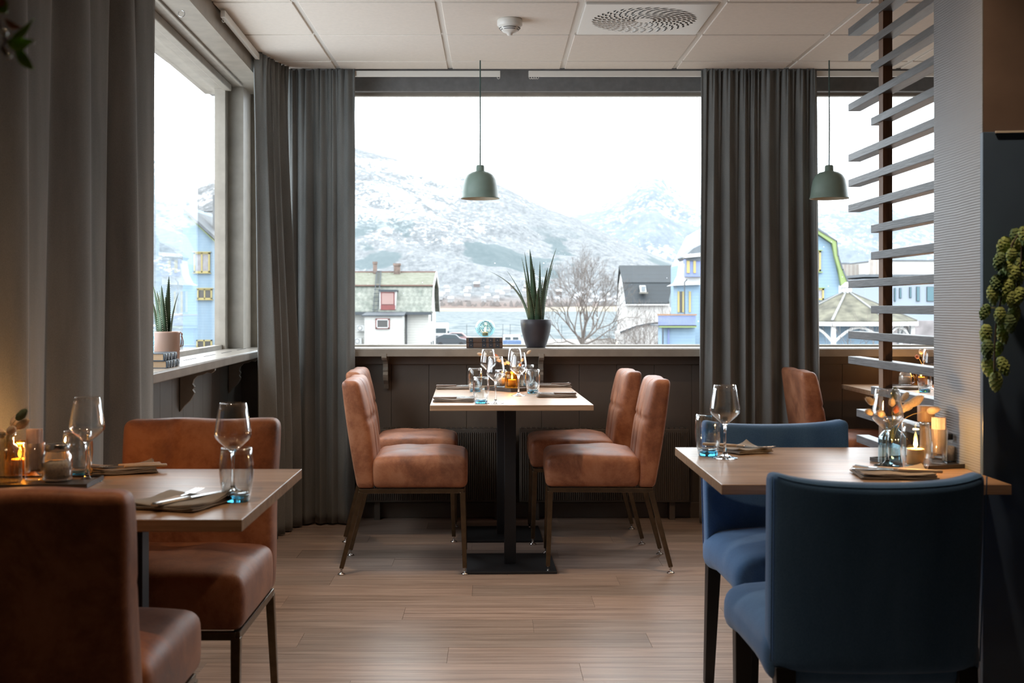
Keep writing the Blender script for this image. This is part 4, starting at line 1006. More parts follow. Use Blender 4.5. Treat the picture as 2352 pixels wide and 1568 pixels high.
# ================================================================== OUTSIDE
GZ = -4.3
OUT = .4
def K(c): return tuple(x * OUT for x in c)
plain_in, stripes_in = plain, stripes
def plain(name, col, *a, **k): return plain_in(name, K(col), *a, **k)
def stripes(name, c0, c1, *a, **k): return stripes_in(name, K(c0), K(c1), *a, **k)
def mountain_mat(name, dark, mid, thr, sc_, brown=True, conif=True):
    a = NT(name); tc = a.n('TexCoord'); sp = a.n('SeparateXYZ'); a.l(tc.outputs['Object'], sp.inputs[0])
    mp = a.n('Mapping'); mp.inputs['Scale'].default_value = (sc_, sc_, sc_ * 1.6); a.l(tc.outputs['Object'], mp.inputs[0])
    n = a.n('TexNoise', Scale=1, Detail=13, Roughness=.76, Distortion=.3); a.l(mp.outputs[0], n.inputs['Vector'])
    mp2 = a.n('Mapping'); mp2.inputs['Scale'].default_value = (sc_ * .16, sc_ * .16, sc_ * .3); a.l(tc.outputs['Object'], mp2.inputs[0])
    n2 = a.n('TexNoise', Scale=1, Detail=5, Roughness=.55); a.l(mp2.outputs[0], n2.inputs['Vector'])
    # snow = noise + height bonus
    hz = a.n('MapRange'); hz.inputs[1].default_value = thr[0]; hz.inputs[2].default_value = thr[1]; hz.inputs[3].default_value = -.14; hz.inputs[4].default_value = .12; a.l(sp.outputs[2], hz.inputs[0])
    mph = a.n('Mapping'); mph.inputs['Scale'].default_value = (sc_ * 5, sc_ * 2.2, sc_ * 7); a.l(tc.outputs['Object'], mph.inputs[0])
    nh = a.n('TexNoise', Scale=1, Detail=6, Roughness=.7); a.l(mph.outputs[0], nh.inputs['Vector'])
    nb = a.n('Mix', data_type='FLOAT'); nb.inputs[0].default_value = .55; a.l(n.outputs[0], nb.inputs[2]); a.l(nh.outputs[0], nb.inputs[3])
    s1 = a.n('Math', operation='ADD'); a.l(nb.outputs[0], s1.inputs[0])
    if conif:
        zf = a.n('Math', operation='DIVIDE'); zf.inputs[1].default_value = 500; a.l(sp.outputs[2], zf.inputs[0])
        zr_ = a.ramp(zf.outputs[0], [(0, (.25,) * 3), (.2, (.36,) * 3), (.4, (.46,) * 3), (.66, (.47,) * 3), (.8, (.6,) * 3), (.85, (.25,) * 3)])
        zs = a.n('Math', operation='MULTIPLY_ADD'); zs.inputs[1].default_value = .6; zs.inputs[2].default_value = -.3; a.l(zr_, zs.inputs[0])
        xr_ = a.n('MapRange'); xr_.inputs[1].default_value = -100; xr_.inputs[2].default_value = 260; xr_.inputs[3].default_value = .02; xr_.inputs[4].default_value = -.12; a.l(sp.outputs[0], xr_.inputs[0])
        hz = a.n('Math', operation='ADD'); a.l(zs.outputs[0], hz.inputs[0]); a.l(xr_.outputs[0], hz.inputs[1])
    a.l(hz.outputs[0], s1.inputs[1])
    s2 = a.n('Math', operation='MULTIPLY_ADD'); s2.inputs[1].default_value = .55; a.l(n2.outputs[0], s2.inputs[0]); a.l(s1.outputs[0], s2.inputs[2])
    snow = a.ramp(s2.outputs[0], [(.775, (0, 0, 0)), (.825, (1, 1, 1))])
    base = a.ramp(nb.outputs[0], [(.4, K(dark)), (.58, K(mid))])
    if brown:
        b2 = a.n('MapRange'); b2.inputs[1].default_value = thr[0] * .55; b2.inputs[2].default_value = thr[0] * .1; a.l(sp.outputs[2], b2.inputs[0])
        mxx = a.n('Mix', data_type='RGBA'); a.l(b2.outputs[0], mxx.inputs[0]); a.l(base, mxx.inputs[6]); mxx.inputs[7].default_value = (.3 * OUT, .235 * OUT, .21 * OUT, 1); base = mxx.outputs[2]
    m = a.n('Mix', data_type='RGBA'); a.l(snow, m.inputs[0]); a.l(base, m.inputs[6]); m.inputs[7].default_value = (.87 * OUT, .88 * OUT, .89 * OUT, 1)
    last = m.outputs[2]
    if conif:
        mp3 = a.n('Mapping'); mp3.inputs['Scale'].default_value = (.0042, .002, .0075); mp3.inputs['Location'].default_value = (.3, .1, .2); a.l(tc.outputs['Object'], mp3.inputs[0])
        n3 = a.n('TexNoise', Scale=1, Detail=5, Roughness=.5); a.l(mp3.outputs[0], n3.inputs['Vector'])
        c3 = a.ramp(n3.outputs[0], [(.545, (0, 0, 0)), (.565, (1, 1, 1))])
        lo = a.n('MapRange'); lo.inputs[1].default_value = 210; lo.inputs[2].default_value = 150; a.l(sp.outputs[2], lo.inputs[0])
        mu = a.n('Math', operation='MULTIPLY'); a.l(c3, mu.inputs[0]); a.l(lo.outputs[0], mu.inputs[1])
        mk = a.n('Math', operation='MULTIPLY'); mk.inputs[1].default_value = .82; a.l(mu.outputs[0], mk.inputs[0]); mu = mk
        m3 = a.n('Mix', data_type='RGBA'); a.l(mu.outputs[0], m3.inputs[0]); a.l(last, m3.inputs[6]); m3.inputs[7].default_value = (.16 * OUT, .215 * OUT, .23 * OUT, 1); last = m3.outputs[2]
    a.l(last, a.b.inputs['Base Color']); setb(a.b, rough=.95, spec=.1); return a.m
def interp(t, x):
    for (a, ya), (b, yb) in zip(t, t[1:]):
        if x <= b: return ya + (yb - ya) * max(0, (x - a)) / (b - a)
    return t[-1][1]
from mathutils import noise as mn
def hill(name, ridge, d0, d1, y0, mat, nx, nv, rough, seed, back=1.35):
    """slope rising from a base line at depth d0 to a ridge at depth d1, then falling away behind"""
    x0, x1 = ridge[0][0], ridge[-1][0]; v = []
    for j in range(nv + 6):
        u = min(1, j / nv)
        for i in range(nx + 1):
            px = x0 + (x1 - x0) * i / nx; yr = interp(ridge, px)
            d = d0 + (d1 - d0) * u
            az = (px - VX) / F
            hr = CZ - (yr - VY) * d1 / F; hb = CZ - (y0 - VY) * d0 / F
            z = hb + (hr - hb) * (u ** 1.12)
            p = Vector((az * d, d, 0)) / (d1 - d0) * 6 + Vector((seed, 0, 0))
            nz = mn.fractal(p, .9, 2.1, 6) * rough * (hr - hb) * (sm(u, 0, .3)) * (1 - sm(u, .6, 1))
            rg = mn.fractal(Vector((px * .03, seed, u * 3)), .8, 2.2, 4) * rough * .06 * (hr - hb) * sm(u, .5, 1)
            z += nz + rg
            if j > nv: d *= 1 + (j - nv) * .06; z -= (hr - hb) * .12 * (j - nv)
            v.append((az * d, d, z))
    n = nx + 1; f = [(j * n + i, j * n + i + 1, (j + 1) * n + i + 1, (j + 1) * n + i) for j in range(nv + 5) for i in range(nx)]
    return G().add(v, f).obj(name, mat, smooth=True, kind='structure')
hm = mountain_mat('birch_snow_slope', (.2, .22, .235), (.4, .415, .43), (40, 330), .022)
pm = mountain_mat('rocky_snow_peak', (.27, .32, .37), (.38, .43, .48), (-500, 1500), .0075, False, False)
R1 = [(-1400, 560), (-600, 520), (0, 500), (340, 490), (430, 440), (520, 400), (640, 350), (740, 330), (815, 340), (900, 362), (1000, 392), (1060, 405), (1150, 425), (1200, 452), (1260, 480), (1330, 505), (1400, 540), (1450, 560), (1500, 583), (1560, 608), (1640, 640), (1750, 680), (1900, 700), (2300, 708)]
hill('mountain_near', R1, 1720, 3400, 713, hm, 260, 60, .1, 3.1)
R2 = [(1150, 560), (1300, 500), (1340, 488), (1400, 462), (1440, 440), (1465, 415), (1500, 392), (1520, 402), (1545, 425), (1590, 450), (1700, 470), (1800, 455), (1870, 468), (1950, 470), (2050, 472), (2146, 508), (2300, 560), (3000, 600), (4200, 560)]
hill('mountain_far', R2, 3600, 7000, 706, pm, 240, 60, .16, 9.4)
R3 = [(1280, 600), (1335, 492), (1380, 455), (1430, 430), (1480, 440), (1600, 500), (1700, 560)]
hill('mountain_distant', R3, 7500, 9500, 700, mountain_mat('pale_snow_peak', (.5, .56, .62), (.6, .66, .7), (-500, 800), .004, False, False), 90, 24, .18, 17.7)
# water, quay ground, far shore
def water_mat():
    a = NT('fjord_water'); v = a.coords((.16, .03, 1)); n = a.n('TexNoise', Scale=1, Detail=9, Roughness=.7); a.l(v, n.inputs['Vector'])
    a.l(a.ramp(n.outputs[0], [(.42, (.1, .118, .125)), (.56, (.155, .168, .172))]), a.b.inputs['Base Color']); setb(a.b, rough=.6, spec=0); a.bump(n.outputs[0], .5, .5); return a.m
G().box(-4000, 4000, 205, 1760, -5.6, -5.05).obj('water', water_mat(), kind='structure')
G().box(-400, 400, 8.5, 205, GZ - 1, GZ).obj('ground', plain('wet_gravel', (.3, .27, .24), .8, noise=.3, nscale=.4), kind='structure')
sh = G(); v = []; nsh = 120
for i in range(nsh + 1):
    px = -900 + i * 30; az = (px - VX) / F
    for (d, z) in ((1690, -5.0), (1700, -3.6 + .6 * math.sin(i * .7)), (1760, 1 + math.sin(i * .35) * 1.0)): v.append((az * d, d, z))
sh.add(v, [(i * 3 + j, (i + 1) * 3 + j, (i + 1) * 3 + j + 1, i * 3 + j + 1) for i in range(nsh) for j in range(2)])
sh.obj('far_shore', plain('tan_beach', (.42, .36, .27), .9, noise=.2, nscale=.02), kind='structure')
# village on the far shore
random.seed(17); wl = plain('far_house_wall', (.62, .62, .62), .8); rfm = plain('far_snowy_roof', (.85, .87, .9), .8); wl2 = plain('far_house_wall_dark', (.3, .26, .25), .8)
done_ = []
for i in range(44):
    for _ in range(60):
        px = random.uniform(1003, 1435); d = 1785 + random.random() ** 1.3 * 150
        x, y, z = P(px, 700, d); hb_ = CZ - 8 * 1720 / F; z = hb_ + (CZ - (interp(R1, px) - VY) * 3400 / F - hb_) * ((d - 1720) / 1680) ** 1.12 + 5
        if all((x - a_) ** 2 + (y - b_) ** 2 > 17 ** 2 for a_, b_ in done_): break
    done_.append((x, y)); L, W2, H = random.uniform(2.6, 5), 3.4, 3.2
    t = thing('far_house', 'tiny white-roofed house among the village on the far shore', 'house', (x, y, z - 4), random.uniform(-.4, .4), 'village houses across the water')
    G().box(-L, L, -W2, W2, 0, 4 + H * .5).obj('wall', wl if i % 4 else wl2, t)
    G().add([(-L * 1.1, -W2 * 1.15, 5.6), (L * 1.1, -W2 * 1.15, 5.6), (L * 1.1, 0, 9), (-L * 1.1, 0, 9), (L * 1.1, W2 * 1.15, 5.6), (-L * 1.1, W2 * 1.15, 5.6)], [(0, 1, 2, 3), (3, 2, 4, 5), (0, 3, 5), (1, 4, 2)]).obj('roof', rfm, t)
tr = G(); random.seed(4)
for i in range(230):
    px = random.uniform(1000, 1450); d = random.uniform(1762, 1778); x, y, z = P(px, random.uniform(700, 711), d); h = random.uniform(2.5, 8); r = h * .35
    tr.add([(x - r, y, z - 1), (x + r, y, z - 1), (x, y + r, z - 1), (x, y, z + h), (x + r * .8, y, z + h * .55), (x - r * .8, y, z + h * .55)], [(0, 1, 4), (0, 4, 5), (5, 4, 3), (1, 2, 4), (2, 0, 5), (2, 5, 3), (2, 3, 4)])
tr.obj('shore_trees', plain('bare_brown_wood', (.4, .36, .34), .95), kind='stuff', label='bare brownish trees along the far shore village', cat='trees')

# ---- white house with moss roof on the left
white_clap = stripes('white_clapboard', (1.3, 1.28, 1.2), (1.0, .98, .92), 2, .17, .1, .6, .5, .02, .05)
moss = NT('mossy_slate'); v_ = moss.coords((1, 1, 1)); nn_ = moss.n('TexNoise', Scale=1.4, Detail=8, Roughness=.7); moss.l(v_, nn_.inputs['Vector'])
vv_ = moss.coords((4.2, 1.5, 4.2), (0, PI / 4, 0)); ch_ = moss.n('TexChecker', Scale=1.0); moss.l(vv_, ch_.inputs[0]); ch_.inputs[1].default_value = (.82, .82, .82, 1); ch_.inputs[2].default_value = (1, 1, 1, 1)
mm_ = moss.n('Mix', data_type='RGBA', blend_type='MULTIPLY'); mm_.inputs[0].default_value = 1
moss.l(moss.ramp(nn_.outputs[0], [(.3, K((.2, .24, .2))), (.5, K((.36, .38, .33))), (.7, K((.52, .54, .46)))]), mm_.inputs[6]); moss.l(ch_.outputs[0], mm_.inputs[7]); moss.l(mm_.outputs[2], moss.b.inputs['Base Color']); setb(moss.b, rough=.9); M['moss'] = moss.m
moss2 = NT('mossy_slate_green'); v_ = moss2.coords((1, 1, 1)); nn_ = moss2.n('TexNoise', Scale=2.6, Detail=9, Roughness=.75); moss2.l(v_, nn_.inputs['Vector'])
moss2.l(moss2.ramp(nn_.outputs[0], [(.3, K((.16, .17, .11))), (.5, K((.27, .28, .2))), (.7, K((.38, .39, .32)))]), moss2.b.inputs['Base Color']); setb(moss2.b, rough=.9); moss2.bump(nn_.outputs[0], .8, .1)
M['red_trim'] = plain('faded_red_trim', (.45, .13, .12), .7, noise=.2, nscale=3); M['pink_board'] = plain('pink_board', (.75, .48, .43), .7); M['dark_glass'] = plain('dark_window_glass', (.1, .09, .08), .15)
M['gutter'] = plain('dark_gutter', (.09, .11, .13), .6); M['brickc'] = plain('weathered_brick', (.33, .24, .2), .9, noise=.5, nscale=2.2, bump=.5); M['white_paint'] = plain('white_paint', (1.25, 1.25, 1.22), .5)
D0 = 78.0; s0 = D0 / F
def X(px, d=D0): return (px - VX) * d / F
def Z(py, d=D0): return CZ - (py - VY) * d / F
wh = thing('white_house', 'old white clapboard house with a mossy slate gambrel roof beyond the window', 'house', (0, D0, 0))
xl, xr = X(690), X(984); ze, zb, zr = Z(717), Z(658, 79.4), Z(628, 83)
G().box(xl, xr, .2, 9.8, GZ, ze).obj('wall', white_clap, wh)
g = G(); prof = [(.0, ze), (1.4, zb), (5, zr), (8.6, zb), (10, ze)]
g.add([(xr - .05, y, z) for y, z in prof] + [(xl, y, z) for y, z in prof], [(0, 1, 2, 3, 4), (9, 8, 7, 6, 5)]).obj('gable', white_clap, wh)
def roofslab(y0, z0, y1, z1, th=.1, xa=xl, xb=xr + .25): return G().add([(xa, y0, z0), (xb, y0, z0), (xb, y1, z1), (xa, y1, z1), (xa, y0, z0 + th), (xb, y0, z0 + th), (xb, y1, z1 + th), (xa, y1, z1 + th)], [(0, 1, 2, 3), (7, 6, 5, 4), (0, 4, 5, 1), (1, 5, 6, 2), (2, 6, 7, 3), (3, 7, 4, 0)])
roofslab(-.25, ze - .05, 1.4, zb).obj('lower_roof', 'moss', wh); roofslab(1.25, zb, 5, zr).obj('upper_roof', moss2.m, wh)
roofslab(10.25, ze, 8.6, zb).obj('lower_roof', 'moss', wh); roofslab(8.7, zb, 5, zr).obj('upper_roof', moss2.m, wh)
g = G()
for a, b in (((-.25, ze), (1.4, zb)), ((1.3, zb), (5, zr)), ((5, zr), (8.7, zb)), ((8.6, zb), (10.2, ze))): g.bar((xr + .28, a[0], a[1] + .02), (xr + .28, b[0], b[1] + .02), .06, .24)
g.obj('barge_board', 'white_paint', wh)
g = G().box(xl, xr + .28, 4.9, 5.1, zr + .05, zr + .16).box(xl, xr + .25, 1.2, 1.3, zb + .04, zb + .12).obj('ridge', plain('rusty_ridge', (.36, .2, .16), .8), wh)
G().box(xl, xr + .2, -.4, -.2, ze - .16, ze + .02).obj('gutter', 'gutter', wh)
def chimney(par, x, y, z0, z1, w_, mat='brickc'):
    G().box(x - w_ * .75, x + w_ * .75, y - w_ * .7, y + w_ * .7, z0, z0 + .28).box(x - w_ / 2, x + w_ / 2, y - w_ / 2, y + w_ / 2, z0, z1 - .14).box(x - w_ * .62, x + w_ * .62, y - w_ * .6, y + w_ * .6, z1 - .16, z1).obj('chimney', mat, par)
chimney(wh, X(859.5, 82), 4.6, zr - .35, Z(600, 82), .26); chimney(wh, X(910.5, 82), 4.6, zr - .35, Z(604, 82), .42)
def window_unit(par, x0, x1, z0, z1, y, frame, glass='dark_glass', t=.07, th=.1, mull=0, sill=0):
    g = G().box(x0, x1, y - th, y, z0, z0 + t).box(x0, x1, y - th, y, z1 - t, z1).box(x0, x0 + t, y - th, y, z0, z1).box(x1 - t, x1, y - th, y, z0, z1)
    if mull: xm = (x0 + x1) / 2; g.box(xm - t * .45, xm + t * .45, y - th, y, z0, z1)
    if sill: g.box(x0 - .06, x1 + .06, y - th * 1.5, y, z1, z1 + .05).box(x0 - .06, x1 + .06, y - th * 1.5, y, z0 - .05, z0)
    w_ = g.obj('window', frame, par); G().box(x0 + t, x1 - t, y - th * .5, y - th * .35, z0 + t, z1 - t).obj('pane', glass, w_); return w_
# dormer
dm = G().box(X(872), X(909.5), -.1, 1.5, Z(713), Z(669)).obj('dormer', 'white_paint', wh)
G().box(X(870), X(912), -.3, 1.6, Z(668.5), Z(665)).obj('dormer_roof', 'gutter', wh)
G().box(X(875), X(907), -.16, -.1, Z(699.5), Z(670.5)).obj('dormer_frame', 'red_trim', wh); G().box(X(877.5), X(904.5), -.2, -.15, Z(698.5), Z(673)).obj('dormer_board', 'pink_board', wh, label='pale pink board in the dormer')
G().box(X(875), X(908), -.2, -.1, Z(711.5), Z(700)).obj('dormer_panel', 'red_trim', wh)
# ladder up the roof
g = G(); la = [Vector((X(863), -.35, ze)), Vector((X(863.5), 1.2, zb + .12)), Vector((X(868, 82), 4.7, zr + .12))]
for a, b in zip(la, la[1:]):
    for s in (-.14, .14): g.bar(a + Vector((s, 0, .05)), b + Vector((s, 0, .05)), .04)
    n = int((b - a).length / .3)
    for i in range(n): q = a.lerp(b, (i + .5) / n) + Vector((0, 0, .07)); g.bar(q - Vector((.2, 0, 0)), q + Vector((.2, 0, 0)), .04)
g.obj('roof_ladder', 'gutter', wh)
# lean-to extension
ex = G().box(X(838, 76), X(924, 76), -2.2, .2, GZ, Z(725, 76)).obj('extension', white_clap, wh)
G().add([(X(832, 76), -2.4, Z(726, 76)), (X(929, 76), -2.4, Z(726, 76)), (X(934), .2, Z(717)), (X(845), .2, Z(717)), (X(832, 76), -2.4, Z(723, 76)), (X(929, 76), -2.4, Z(723, 76)), (X(934), .2, Z(714.5)), (X(845), .2, Z(714.5))], [(0, 3, 2, 1), (4, 5, 6, 7), (0, 1, 5, 4), (1, 2, 6, 5), (2, 3, 7, 6), (3, 0, 4, 7)]).obj('extension_roof', 'gutter', wh)
window_unit(wh, X(863.5, 76), X(896, 76), Z(755, 76), Z(731, 76), -2.22, 'red_trim', t=.06)
window_unit(wh, X(866, 76), X(893.5, 76), Z(753, 76), Z(733, 76), -2.26, 'white_paint', t=.05)
G().box(X(924, 76), X(924, 76) + .03, -1.2, -.5, Z(752), Z(729)).obj('window', 'white_paint', wh); G().box(X(933), X(934.5), -.02, .2, GZ, ze - .1).obj('downpipe', 'gutter', wh)
for (yy, z0, z1) in ((3.2, .2, 1.7), (3, -3.0, -1.2), (5.6, -3.0, -1.2)):
    G().box(xr, xr + .04, yy, yy + .8, z0, z1).obj('window', 'gutter', wh)
G().box(xr + .02, xr + .1, 7.2, 8.4, GZ, -1.6).obj('door', plain('blue_door', (.12, .25, .42), .6), wh)
def ac(px, py, label):
    t = thing('heat_pump', label, 'heat pump', (X(px), D0 + .03, Z(py)), group='wall-mounted heat pumps')
    G().box(-.24, .24, -.2, .15, -.2, .2).obj('body', 'white_paint', t, bevel=.01); G().lathe([(.13, 0), (.15, .01), (.15, -.01), (.13, 0)], 20, mat=Matrix.Translation((-.05, -.21, 0)) @ Matrix.Rotation(PI / 2, 4, 'X')).obj('fan_ring', 'gutter', t)
ac(829, 753, 'small white heat pump box high on the wall of the white house'); ac(823, 783, 'white heat pump box low on the wall of the white house')

# ---- dark-roofed house
M['slate_dark'] = stripes('dark_slate', (.035, .05, .062), (.022, .032, .04), 2, .38, .12, .7, .3, .03, .1)
plank_w = stripes('white_vertical_boards', (1.15, 1.12, 1.08), (.8, .78, .75), 0, .4, .1, .7, .4, .02, .06)
D1 = 110.0
dh = thing('dark_roof_house', 'white house with a dark slate gambrel roof and a small skylight behind the bare tree', 'house', (0, D1, 0))
a0, a1 = X(1437, D1), X(1549, D1); e1, b1, r1 = Z(697.5, D1), Z(651, D1 + 1.6), Z(612, D1 + 4)
G().box(a0, a1 - .4, .3, 7.7, GZ, e1).obj('wall', plank_w, dh)
pr = [(.3, e1), (1.7, b1), (4, r1 - .1), (6.3, b1), (7.7, e1)]
G().add([(a0 + .02, y, z) for y, z in pr] + [(a1 - .42, y, z) for y, z in pr], [(0, 1, 2, 3, 4), (9, 8, 7, 6, 5)]).obj('gable', 'white_paint', dh)
def rs(y0, z0, y1, z1, xa, xb, xc, xd): return G().add([(xa, y0, z0), (xb, y0, z0), (xd, y1, z1), (xc, y1, z1), (xa, y0, z0 + .12), (xb, y0, z0 + .12), (xd, y1, z1 + .12), (xc, y1, z1 + .12)], [(0, 1, 2, 3), (7, 6, 5, 4), (0, 4, 5, 1), (1, 5, 6, 2), (2, 6, 7, 3), (3, 7, 4, 0)])
rs(.0, e1 - .05, 1.6, b1, a0, a1 - .6, a0 - .1, a1 + .1).obj('lower_roof', 'slate_dark', dh); rs(1.5, b1, 4, r1, a0 - .1, a1 + .1, a0 - .2, a1 + .3).obj('upper_roof', 'slate_dark', dh)
rs(8, e1 - .05, 6.4, b1, a0, a1 - .6, a0 - .1, a1 + .1).obj('lower_roof', 'slate_dark', dh); rs(6.5, b1, 4, r1, a0 - .1, a1 + .1, a0 - .2, a1 + .3).obj('upper_roof', 'slate_dark', dh)
G().box(a0, a1 - .5, -.12, .05, e1 - .14, e1 - .03).obj('gutter', 'white_paint', dh)
sk = G().add([(X(1472, D1), .55, Z(670, D1)), (X(1485.5, D1), .55, Z(670, D1)), (X(1485.5, D1), 1.2, Z(655, D1)), (X(1472, D1), 1.2, Z(655, D1)), (X(1472, D1), .3, Z(670, D1)), (X(1485.5, D1), .3, Z(670, D1)), (X(1485.5, D1), .95, Z(655, D1)), (X(1472, D1), .95, Z(655, D1))], [(0, 1, 2, 3), (7, 6, 5, 4), (0, 4, 5, 1), (1, 5, 6, 2), (2, 6, 7, 3), (3, 7, 4, 0)]).obj('skylight', 'white_paint', dh)
G().box(X(1474, D1), X(1483.5, D1), .3, .6, Z(668, D1), Z(657, D1)).obj('pane', plain('sky_pane', (.4, .46, .5), .1), sk)
G().box(X(1469, D1), X(1489, D1), .1, .35, Z(674, D1), Z(670.5, D1)).obj('flashing', plain('flashing', (.35, .33, .28), .7), dh)
# low shed with a curved dark eave
she = thing('low_shed', 'low white shed with a thin curved dark roof below the dark-roofed house', 'shed', (0, 95, 0))
pts = [(1424, 800), (1424, 764), (1440, 758), (1460, 750), (1485, 745), (1512, 742), (1530, 742), (1530, 800)]
G().ext([(X(a, 95), Z(b, 95)) for a, b in pts], 0, 4).obj('wall', plank_w, she)
g = G()
for (a, b), (c, d) in zip(pts[1:-2], pts[2:-1]): g.bar((X(a, 95), -.1, Z(b - 1, 95)), (X(c, 95), -.1, Z(d - 1, 95)), .3, .14)
g.obj('roof_edge', 'gutter', she)

# ---- blue gambrel house (behind the right curtain)
M['blue_clap'] = stripes('blue_clapboard', (.52, .76, .98), (.42, .64, .88), 2, .16, .1, .6, .5, .02, .03)
M['blue_deep'] = plain('periwinkle_boards', (.4, .5, .92), .6, noise=.1, nscale=2); M['lime'] = plain('lime_trim', (.5, .66, .24), .6); M['yellow'] = plain('yellow_trim', (.85, .7, .26), .6)
M['curt_pane'] = plain('net_curtain_pane', (.6, .58, .62), .3, noise=.2, nscale=4); M['slate_roof'] = plain('grey_slate_roof', (.22, .25, .28), .7, noise=.2, nscale=2)
D2 = 62.0
bh = thing('blue_house', 'light blue gambrel house with lime trim and yellow windows behind the right curtain', 'house', (0, D2, 0))
cxp_ = 1752
def mir(pts): return pts + [(2 * cxp_ - a, b) for a, b in reversed(pts)]
outl = [(1930, 900), (1930, 655), (1922, 620), (1908, 560), (1864, 531), (cxp_ + 6, 455)]
G().ext([(X(a, D2), Z(b, D2)) for a, b in outl + [(1640, 520), (1600, 600), (1600, 900)]], 0, 9).obj('wall', 'blue_clap', bh)
trm = [(1945, 651), (1930, 620), (1921, 590), (1916, 555), (1864, 522), (cxp_, 447)]
g = G(); inn_ = [(1928, 656), (1922, 620), (1913, 590), (1908, 560), (1864, 530), (cxp_, 456)]
for i in range(5):
    q = [trm[i], trm[i + 1], inn_[i + 1], inn_[i]]; g.ext([(X(a, D2), Z(b, D2)) for a, b in reversed(q)], -.35, -.1)
g.obj('barge_board', 'lime', bh)
g = G()
for (a, b) in zip([(1946, 650), (1932, 618), (1922, 588), (1918, 553), (1864, 518), (cxp_, 443)], [(1932, 618), (1922, 588), (1918, 553), (1864, 518), (cxp_, 443)]): g.ext([(X(a[0], D2), Z(a[1], D2)), (X(b[0], D2), Z(b[1], D2)), (X(b[0] - 1, D2), Z(b[1] + 5, D2)), (X(a[0] - 3, D2), Z(a[1] + 1, D2))], -.4, 9)
g.obj('roof', 'slate_roof', bh)
G().box(X(1926, D2), X(1931, D2), -.03, .1, GZ, Z(655, D2)).obj('corner_board', 'white_paint', bh)
window_unit(bh, X(1843, D2), X(1884, D2), Z(623, D2), Z(576, D2), -.02, 'yellow', 'curt_pane', .09, .12, sill=0, mull=1)
g = G().box(X(1838, D2), X(1887.5, D2), -.2, 0, Z(576, D2), Z(574, D2)).box(X(1838, D2), X(1887.5, D2), -.2, 0, Z(626, D2), Z(623.5, D2)).obj('window_trim', 'lime', bh)
window_unit(bh, X(1848, D2), X(1891, D2), Z(689, D2), Z(662, D2), -.02, 'yellow', 'curt_pane', .09, .12, mull=1)
G().box(X(1845, D2), X(1894, D2), -.2, 0, Z(662, D2), Z(660, D2)).obj('window_trim', 'lime', bh)
# left wing with dormer and balcony
wg2 = G().box(X(1555, 60), X(1606, 60), -2, -.8, GZ, Z(654, 60)).obj('wing_wall', 'blue_clap', bh)
rp = [(1541, 656), (1556, 650), (1565, 632), (1570, 600), (1574, 592), (1610, 592), (1610, 654)]
G().ext([(X(a, 60), Z(b, 60)) for a, b in rp], -2.4, -.5).obj('wing_roof', 'white_paint', bh)
G().ext([(X(a, 60), Z(b, 60)) for a, b in [(1565, 592), (1568, 588), (1586, 572), (1610, 560), (1610, 600), (1572, 600)]], -2.9, -.6).obj('dormer_roof', 'slate_roof', bh)
G().ext([(X(a, 60), Z(b, 60)) for a, b in [(1562, 590), (1568, 586), (1610, 582), (1610, 590), (1565, 594)]], -3.1, -2.5).obj('dormer_eave', 'white_paint', bh)
G().box(X(1569, 60), X(1610, 60), -2.8, -2, Z(636, 60), Z(592, 60)).obj('dormer', 'blue_deep', bh)
for (p0, p1) in ((1571, 1578), (1586, 1592)): G().box(X(p0, 60), X(p1, 60), -2.86, -2.78, Z(628, 60), Z(594, 60)).obj('shutter', 'yellow', bh)
for p0 in (1556, 1567, 1582): G().box(X(p0, 60), X(p0 + 4.5, 60), -2.06, -1.98, Z(717, 60), Z(669, 60)).obj('shutter', 'yellow', bh)
G().box(X(1562, 60), X(1567, 60), -2.04, -1.98, Z(717, 60), Z(669, 60)).obj('pane', 'dark_glass', bh)
for i in range(24):
    x_ = X(1512 + i * 3.6, 57); G().box(x_, x_ + .064, -5.05, -5.01, Z(746, 57), Z(724.5, 57)).obj('balcony_board', 'blue_deep', bh)
G().box(X(1510, 57), X(1600, 57), -5.1, -4.98, Z(724, 57), Z(721, 57)).obj('balcony_rail', plain('orange_wood_rail', (.62, .33, .16), .7), bh)
G().box(X(1512, 57), X(1600, 57), -5, -2, Z(749, 57), Z(746.5, 57)).obj('balcony_deck', 'gutter', bh); G().box(X(1514, 57), X(1600, 57), -5.02, -4.9, Z(752, 57), Z(749, 57)).obj('balcony_edge', 'lime', bh)
G().box(X(1522, 57), X(1600, 57), -4.6, -3.4, GZ, Z(752, 57)).obj('lower_wall', 'blue_clap', bh); G().box(X(1536, 57), X(1540, 57), -4.66, -4.6, GZ, Z(752, 57)).obj('corner_board', 'blue_deep', bh)
G().box(X(1525, 56.5), X(1527.5, 56.5), -5.0, -4.9, GZ, Z(752, 57)).obj('balcony_post', 'gutter', bh); G().tube([(X(1573, 57), -4.9, Z(721, 57)), (X(1573, 57), -4.9, Z(648, 57)), (X(1579, 57), -4.9, Z(641, 57))], .03, 6).obj('flue_pipe', 'gutter', bh)

